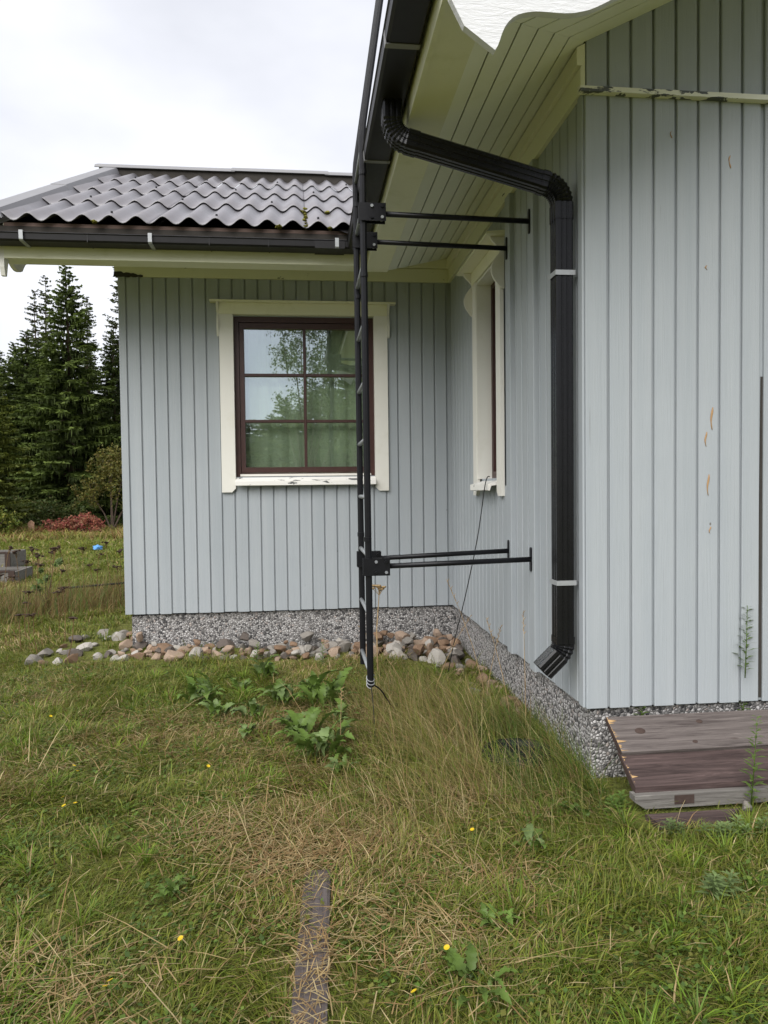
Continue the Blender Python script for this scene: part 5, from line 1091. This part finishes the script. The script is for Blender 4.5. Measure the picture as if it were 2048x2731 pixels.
spruce(-9.95, 23.2, 6.9, 1, 1.1, 'bright green wide-branched spruce at the left frame edge')
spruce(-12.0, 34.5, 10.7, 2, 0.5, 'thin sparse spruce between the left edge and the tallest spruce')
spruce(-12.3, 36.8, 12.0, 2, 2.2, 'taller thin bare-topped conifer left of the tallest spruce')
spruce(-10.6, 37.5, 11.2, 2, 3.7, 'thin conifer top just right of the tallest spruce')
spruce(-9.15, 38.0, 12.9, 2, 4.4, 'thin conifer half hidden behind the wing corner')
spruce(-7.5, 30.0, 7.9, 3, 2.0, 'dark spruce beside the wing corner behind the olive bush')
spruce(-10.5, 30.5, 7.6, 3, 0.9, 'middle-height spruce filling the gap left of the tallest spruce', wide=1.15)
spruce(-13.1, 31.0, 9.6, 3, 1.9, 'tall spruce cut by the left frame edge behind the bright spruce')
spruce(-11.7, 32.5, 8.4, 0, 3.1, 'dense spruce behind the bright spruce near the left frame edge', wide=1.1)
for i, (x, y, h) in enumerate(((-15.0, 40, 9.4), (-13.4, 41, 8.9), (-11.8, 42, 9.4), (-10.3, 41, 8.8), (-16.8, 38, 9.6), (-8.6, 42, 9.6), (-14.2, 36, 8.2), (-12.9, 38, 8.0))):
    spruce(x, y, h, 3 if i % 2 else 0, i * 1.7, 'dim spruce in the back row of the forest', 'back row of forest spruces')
def leafy(name, label, x, y, blobs, nleaf, ls, cols, seed, cat='bush', trunk=None, bark='bark', group=None):
    """blobs: (dx,dy,z,rx,rz) clumps; leaves sit in small clusters near the clump surface"""
    g = np.random.default_rng(seed); e = empty(name, (x, y, ghf(x, y) - 0.02), label, cat, group); Vs, Cs = [], []; pal = np.array(cols); tot = sum(b[3] ** 2 * b[4] for b in blobs)
    for (dx, dy, z, rx, rz) in blobs:
        n = int(nleaf * rx ** 2 * rz / tot); nc = max(4, n // 14); u = g.normal(size=(nc, 3)); u /= np.linalg.norm(u, axis=1)[:, None]; rad = g.uniform(0.35, 1.05, nc)[:, None]; cc = u * rad * np.array([rx, rx, rz]) + np.array([dx, dy, z]); idx = g.integers(0, nc, n)
        P = cc[idx] + g.normal(0, 0.11 * rx, (n, 3)); a = g.normal(size=(n, 3)); a /= np.linalg.norm(a, axis=1)[:, None]; b = np.cross(a, g.normal(size=(n, 3))); b /= np.linalg.norm(b, axis=1)[:, None]; L = ls * g.uniform(0.6, 1.3, n)[:, None]
        Vs.append(np.stack([P - a * L * 0.5, P + b * L * 0.27, P + a * L * 0.5, P - a * L * 0.5, P + a * L * 0.5, P - b * L * 0.27], 1).reshape(-1, 3)); c = pal[g.integers(0, len(pal), n)] * g.uniform(0.7, 1.25, (n, 1)) * np.where(g.random(nc) < 0.3, 0.8, 1.05)[idx][:, None]; Cs.append(np.repeat(c, 6, 0))
    V = np.concatenate(Vs); V[:, 2] = np.maximum(V[:, 2], 0.02); me = tri_mesh('crown', V, np.arange(len(V)).reshape(-1, 3), np.concatenate(Cs)); me.materials.append(M['shrub_leaves']); o = bpy.data.objects.new('crown', me); COL.objects.link(o); o.parent = e
    m = MB(); tr = trunk or 0.03
    for i, (dx, dy, z, rx, rz) in enumerate(blobs): m.tube([(0.04 * math.cos(i * 2.2), 0.04 * math.sin(i * 2.2), 0), (dx * 0.35, dy * 0.35, z * 0.45), (dx * 0.8, dy * 0.8, z * 0.85), (dx, dy, z + rz * 0.5)], [tr, tr * 0.75, tr * 0.5, tr * 0.15], 6)
    mt = bpy.data.meshes.new('trunk'); mt.from_pydata(m.V, [], m.F); mt.materials.append(M[bark]); o = bpy.data.objects.new('trunk', mt); COL.objects.link(o); o.parent = e; return e
leafy('willow_bush', 'olive yellow-green bush beside the wing corner at the forest edge', -6.45, 25.2, [(0, 0, 1.9, 0.8, 0.8), (0.55, 0.2, 2.6, 0.75, 0.7), (-0.75, 0.1, 1.35, 0.6, 0.6), (0.7, 0, 1.2, 0.7, 0.6), (-0.15, 0.3, 2.35, 0.6, 0.5), (1.2, 0.1, 1.9, 0.7, 0.8)], 5200, 0.105, [(0.121, 0.116, 0.023), (0.160, 0.146, 0.033), (0.088, 0.091, 0.020), (0.138, 0.110, 0.030)], 3)
leafy('fern_bush', 'reddish autumn bracken clump at the forest edge', -7.35, 23.6, [(-0.6, 0, 0.24, 0.40, 0.24), (0.0, 0, 0.30, 0.45, 0.30), (0.5, 0.1, 0.40, 0.42, 0.34), (0.85, 0, 0.30, 0.30, 0.24)], 2600, 0.085, [(0.300, 0.096, 0.066), (0.336, 0.132, 0.078), (0.264, 0.066, 0.060), (0.288, 0.162, 0.090)], 4)
leafy('shrub', 'bright yellow-green shrub at the left frame edge before the forest', -9.2, 21.4, [(-0.6, 0, 0.55, 0.7, 0.5), (0.2, 0, 0.75, 0.6, 0.6), (0.75, 0.1, 0.42, 0.5, 0.36), (-1.3, 0, 0.8, 0.8, 0.7)], 4200, 0.085, [(0.100, 0.135, 0.020), (0.130, 0.155, 0.022), (0.160, 0.155, 0.025), (0.070, 0.100, 0.018)], 5)
leafy('shrub', 'dark green undergrowth bush below the tallest spruce', -8.9, 26.2, [(0, 0, 0.6, 0.7, 0.55), (-1.0, 0.1, 0.7, 0.7, 0.6), (0.8, 0.2, 0.55, 0.6, 0.5)], 3600, 0.10, [(0.055, 0.085, 0.022), (0.08, 0.11, 0.028), (0.10, 0.10, 0.03)], 6)
leafy('shrub', 'small green sapling among the dried yarrow', -2.75, 8.0, [(0, 0, 0.42, 0.10, 0.14), (0.10, 0, 0.55, 0.10, 0.12), (-0.08, 0, 0.30, 0.08, 0.10)], 110, 0.075, [(0.13, 0.19, 0.055), (0.17, 0.23, 0.09)], 7, trunk=0.006)
# what the window mirrors: a birch and woods behind the viewpoint
BC = [(0.084, 0.114, 0.024), (0.114, 0.138, 0.030), (0.060, 0.090, 0.022)]
leafy('birch_tree', 'leafy birch mirrored in the wing window panes', 0.1, -13.5, [(0.0, 0, 5.0, 0.8, 0.7), (-0.8, 0.2, 4.4, 0.6, 0.6), (0.7, 0, 4.5, 0.7, 0.6), (0.25, 0.2, 6.0, 0.9, 0.8), (1.2, 0, 5.6, 0.8, 0.8), (-0.55, 0, 6.1, 0.7, 0.7), (1.6, 0, 4.3, 0.7, 0.6), (0.0, 0, 7.3, 0.9, 0.9), (0.9, 0, 7.0, 0.8, 0.8), (-0.7, 0, 7.3, 0.6, 0.6), (-0.3, 0, 3.6, 0.6, 0.4)], 7500, 0.10, BC, 8, 'tree', 0.035, 'bark')
leafy('birch_tree', 'second birch mirrored at the right of the wing window', 2.6, -17.0, [(0.0, 0, 5.5, 1.0, 0.9), (-0.9, 0.2, 4.6, 0.8, 0.7), (0.6, 0, 4.2, 0.9, 0.8), (-0.3, 0.2, 6.8, 0.9, 0.8), (-1.1, 0, 6.2, 0.6, 0.6), (0.9, 0, 6.5, 0.8, 0.8), (-0.6, 0, 3.2, 0.9, 0.7)], 7000, 0.10, BC, 9, 'tree', 0.05, 'bark')
for i, (x, y, h) in enumerate(((-1.2, -27, 6.6), (0.6, -27, 7.4), (2.4, -25, 7.8), (4.4, -27, 9.2), (-3.0, -28, 5.6), (-4.8, -27, 5.2), (-6.6, -28, 5.8), (7.0, -28, 9.6), (-9.0, -29, 6.6), (3.4, -31, 9.5), (-0.3, -31, 7.2), (1.5, -30, 8.2), (-2.2, -31, 6.2), (-3.9, -31, 5.4))):
    spruce(x, y, h, (1, 3, 0)[i % 3], i * 2.1, 'spruce in the woods mirrored by the wing window', 'woods mirrored in the window', 1.5)
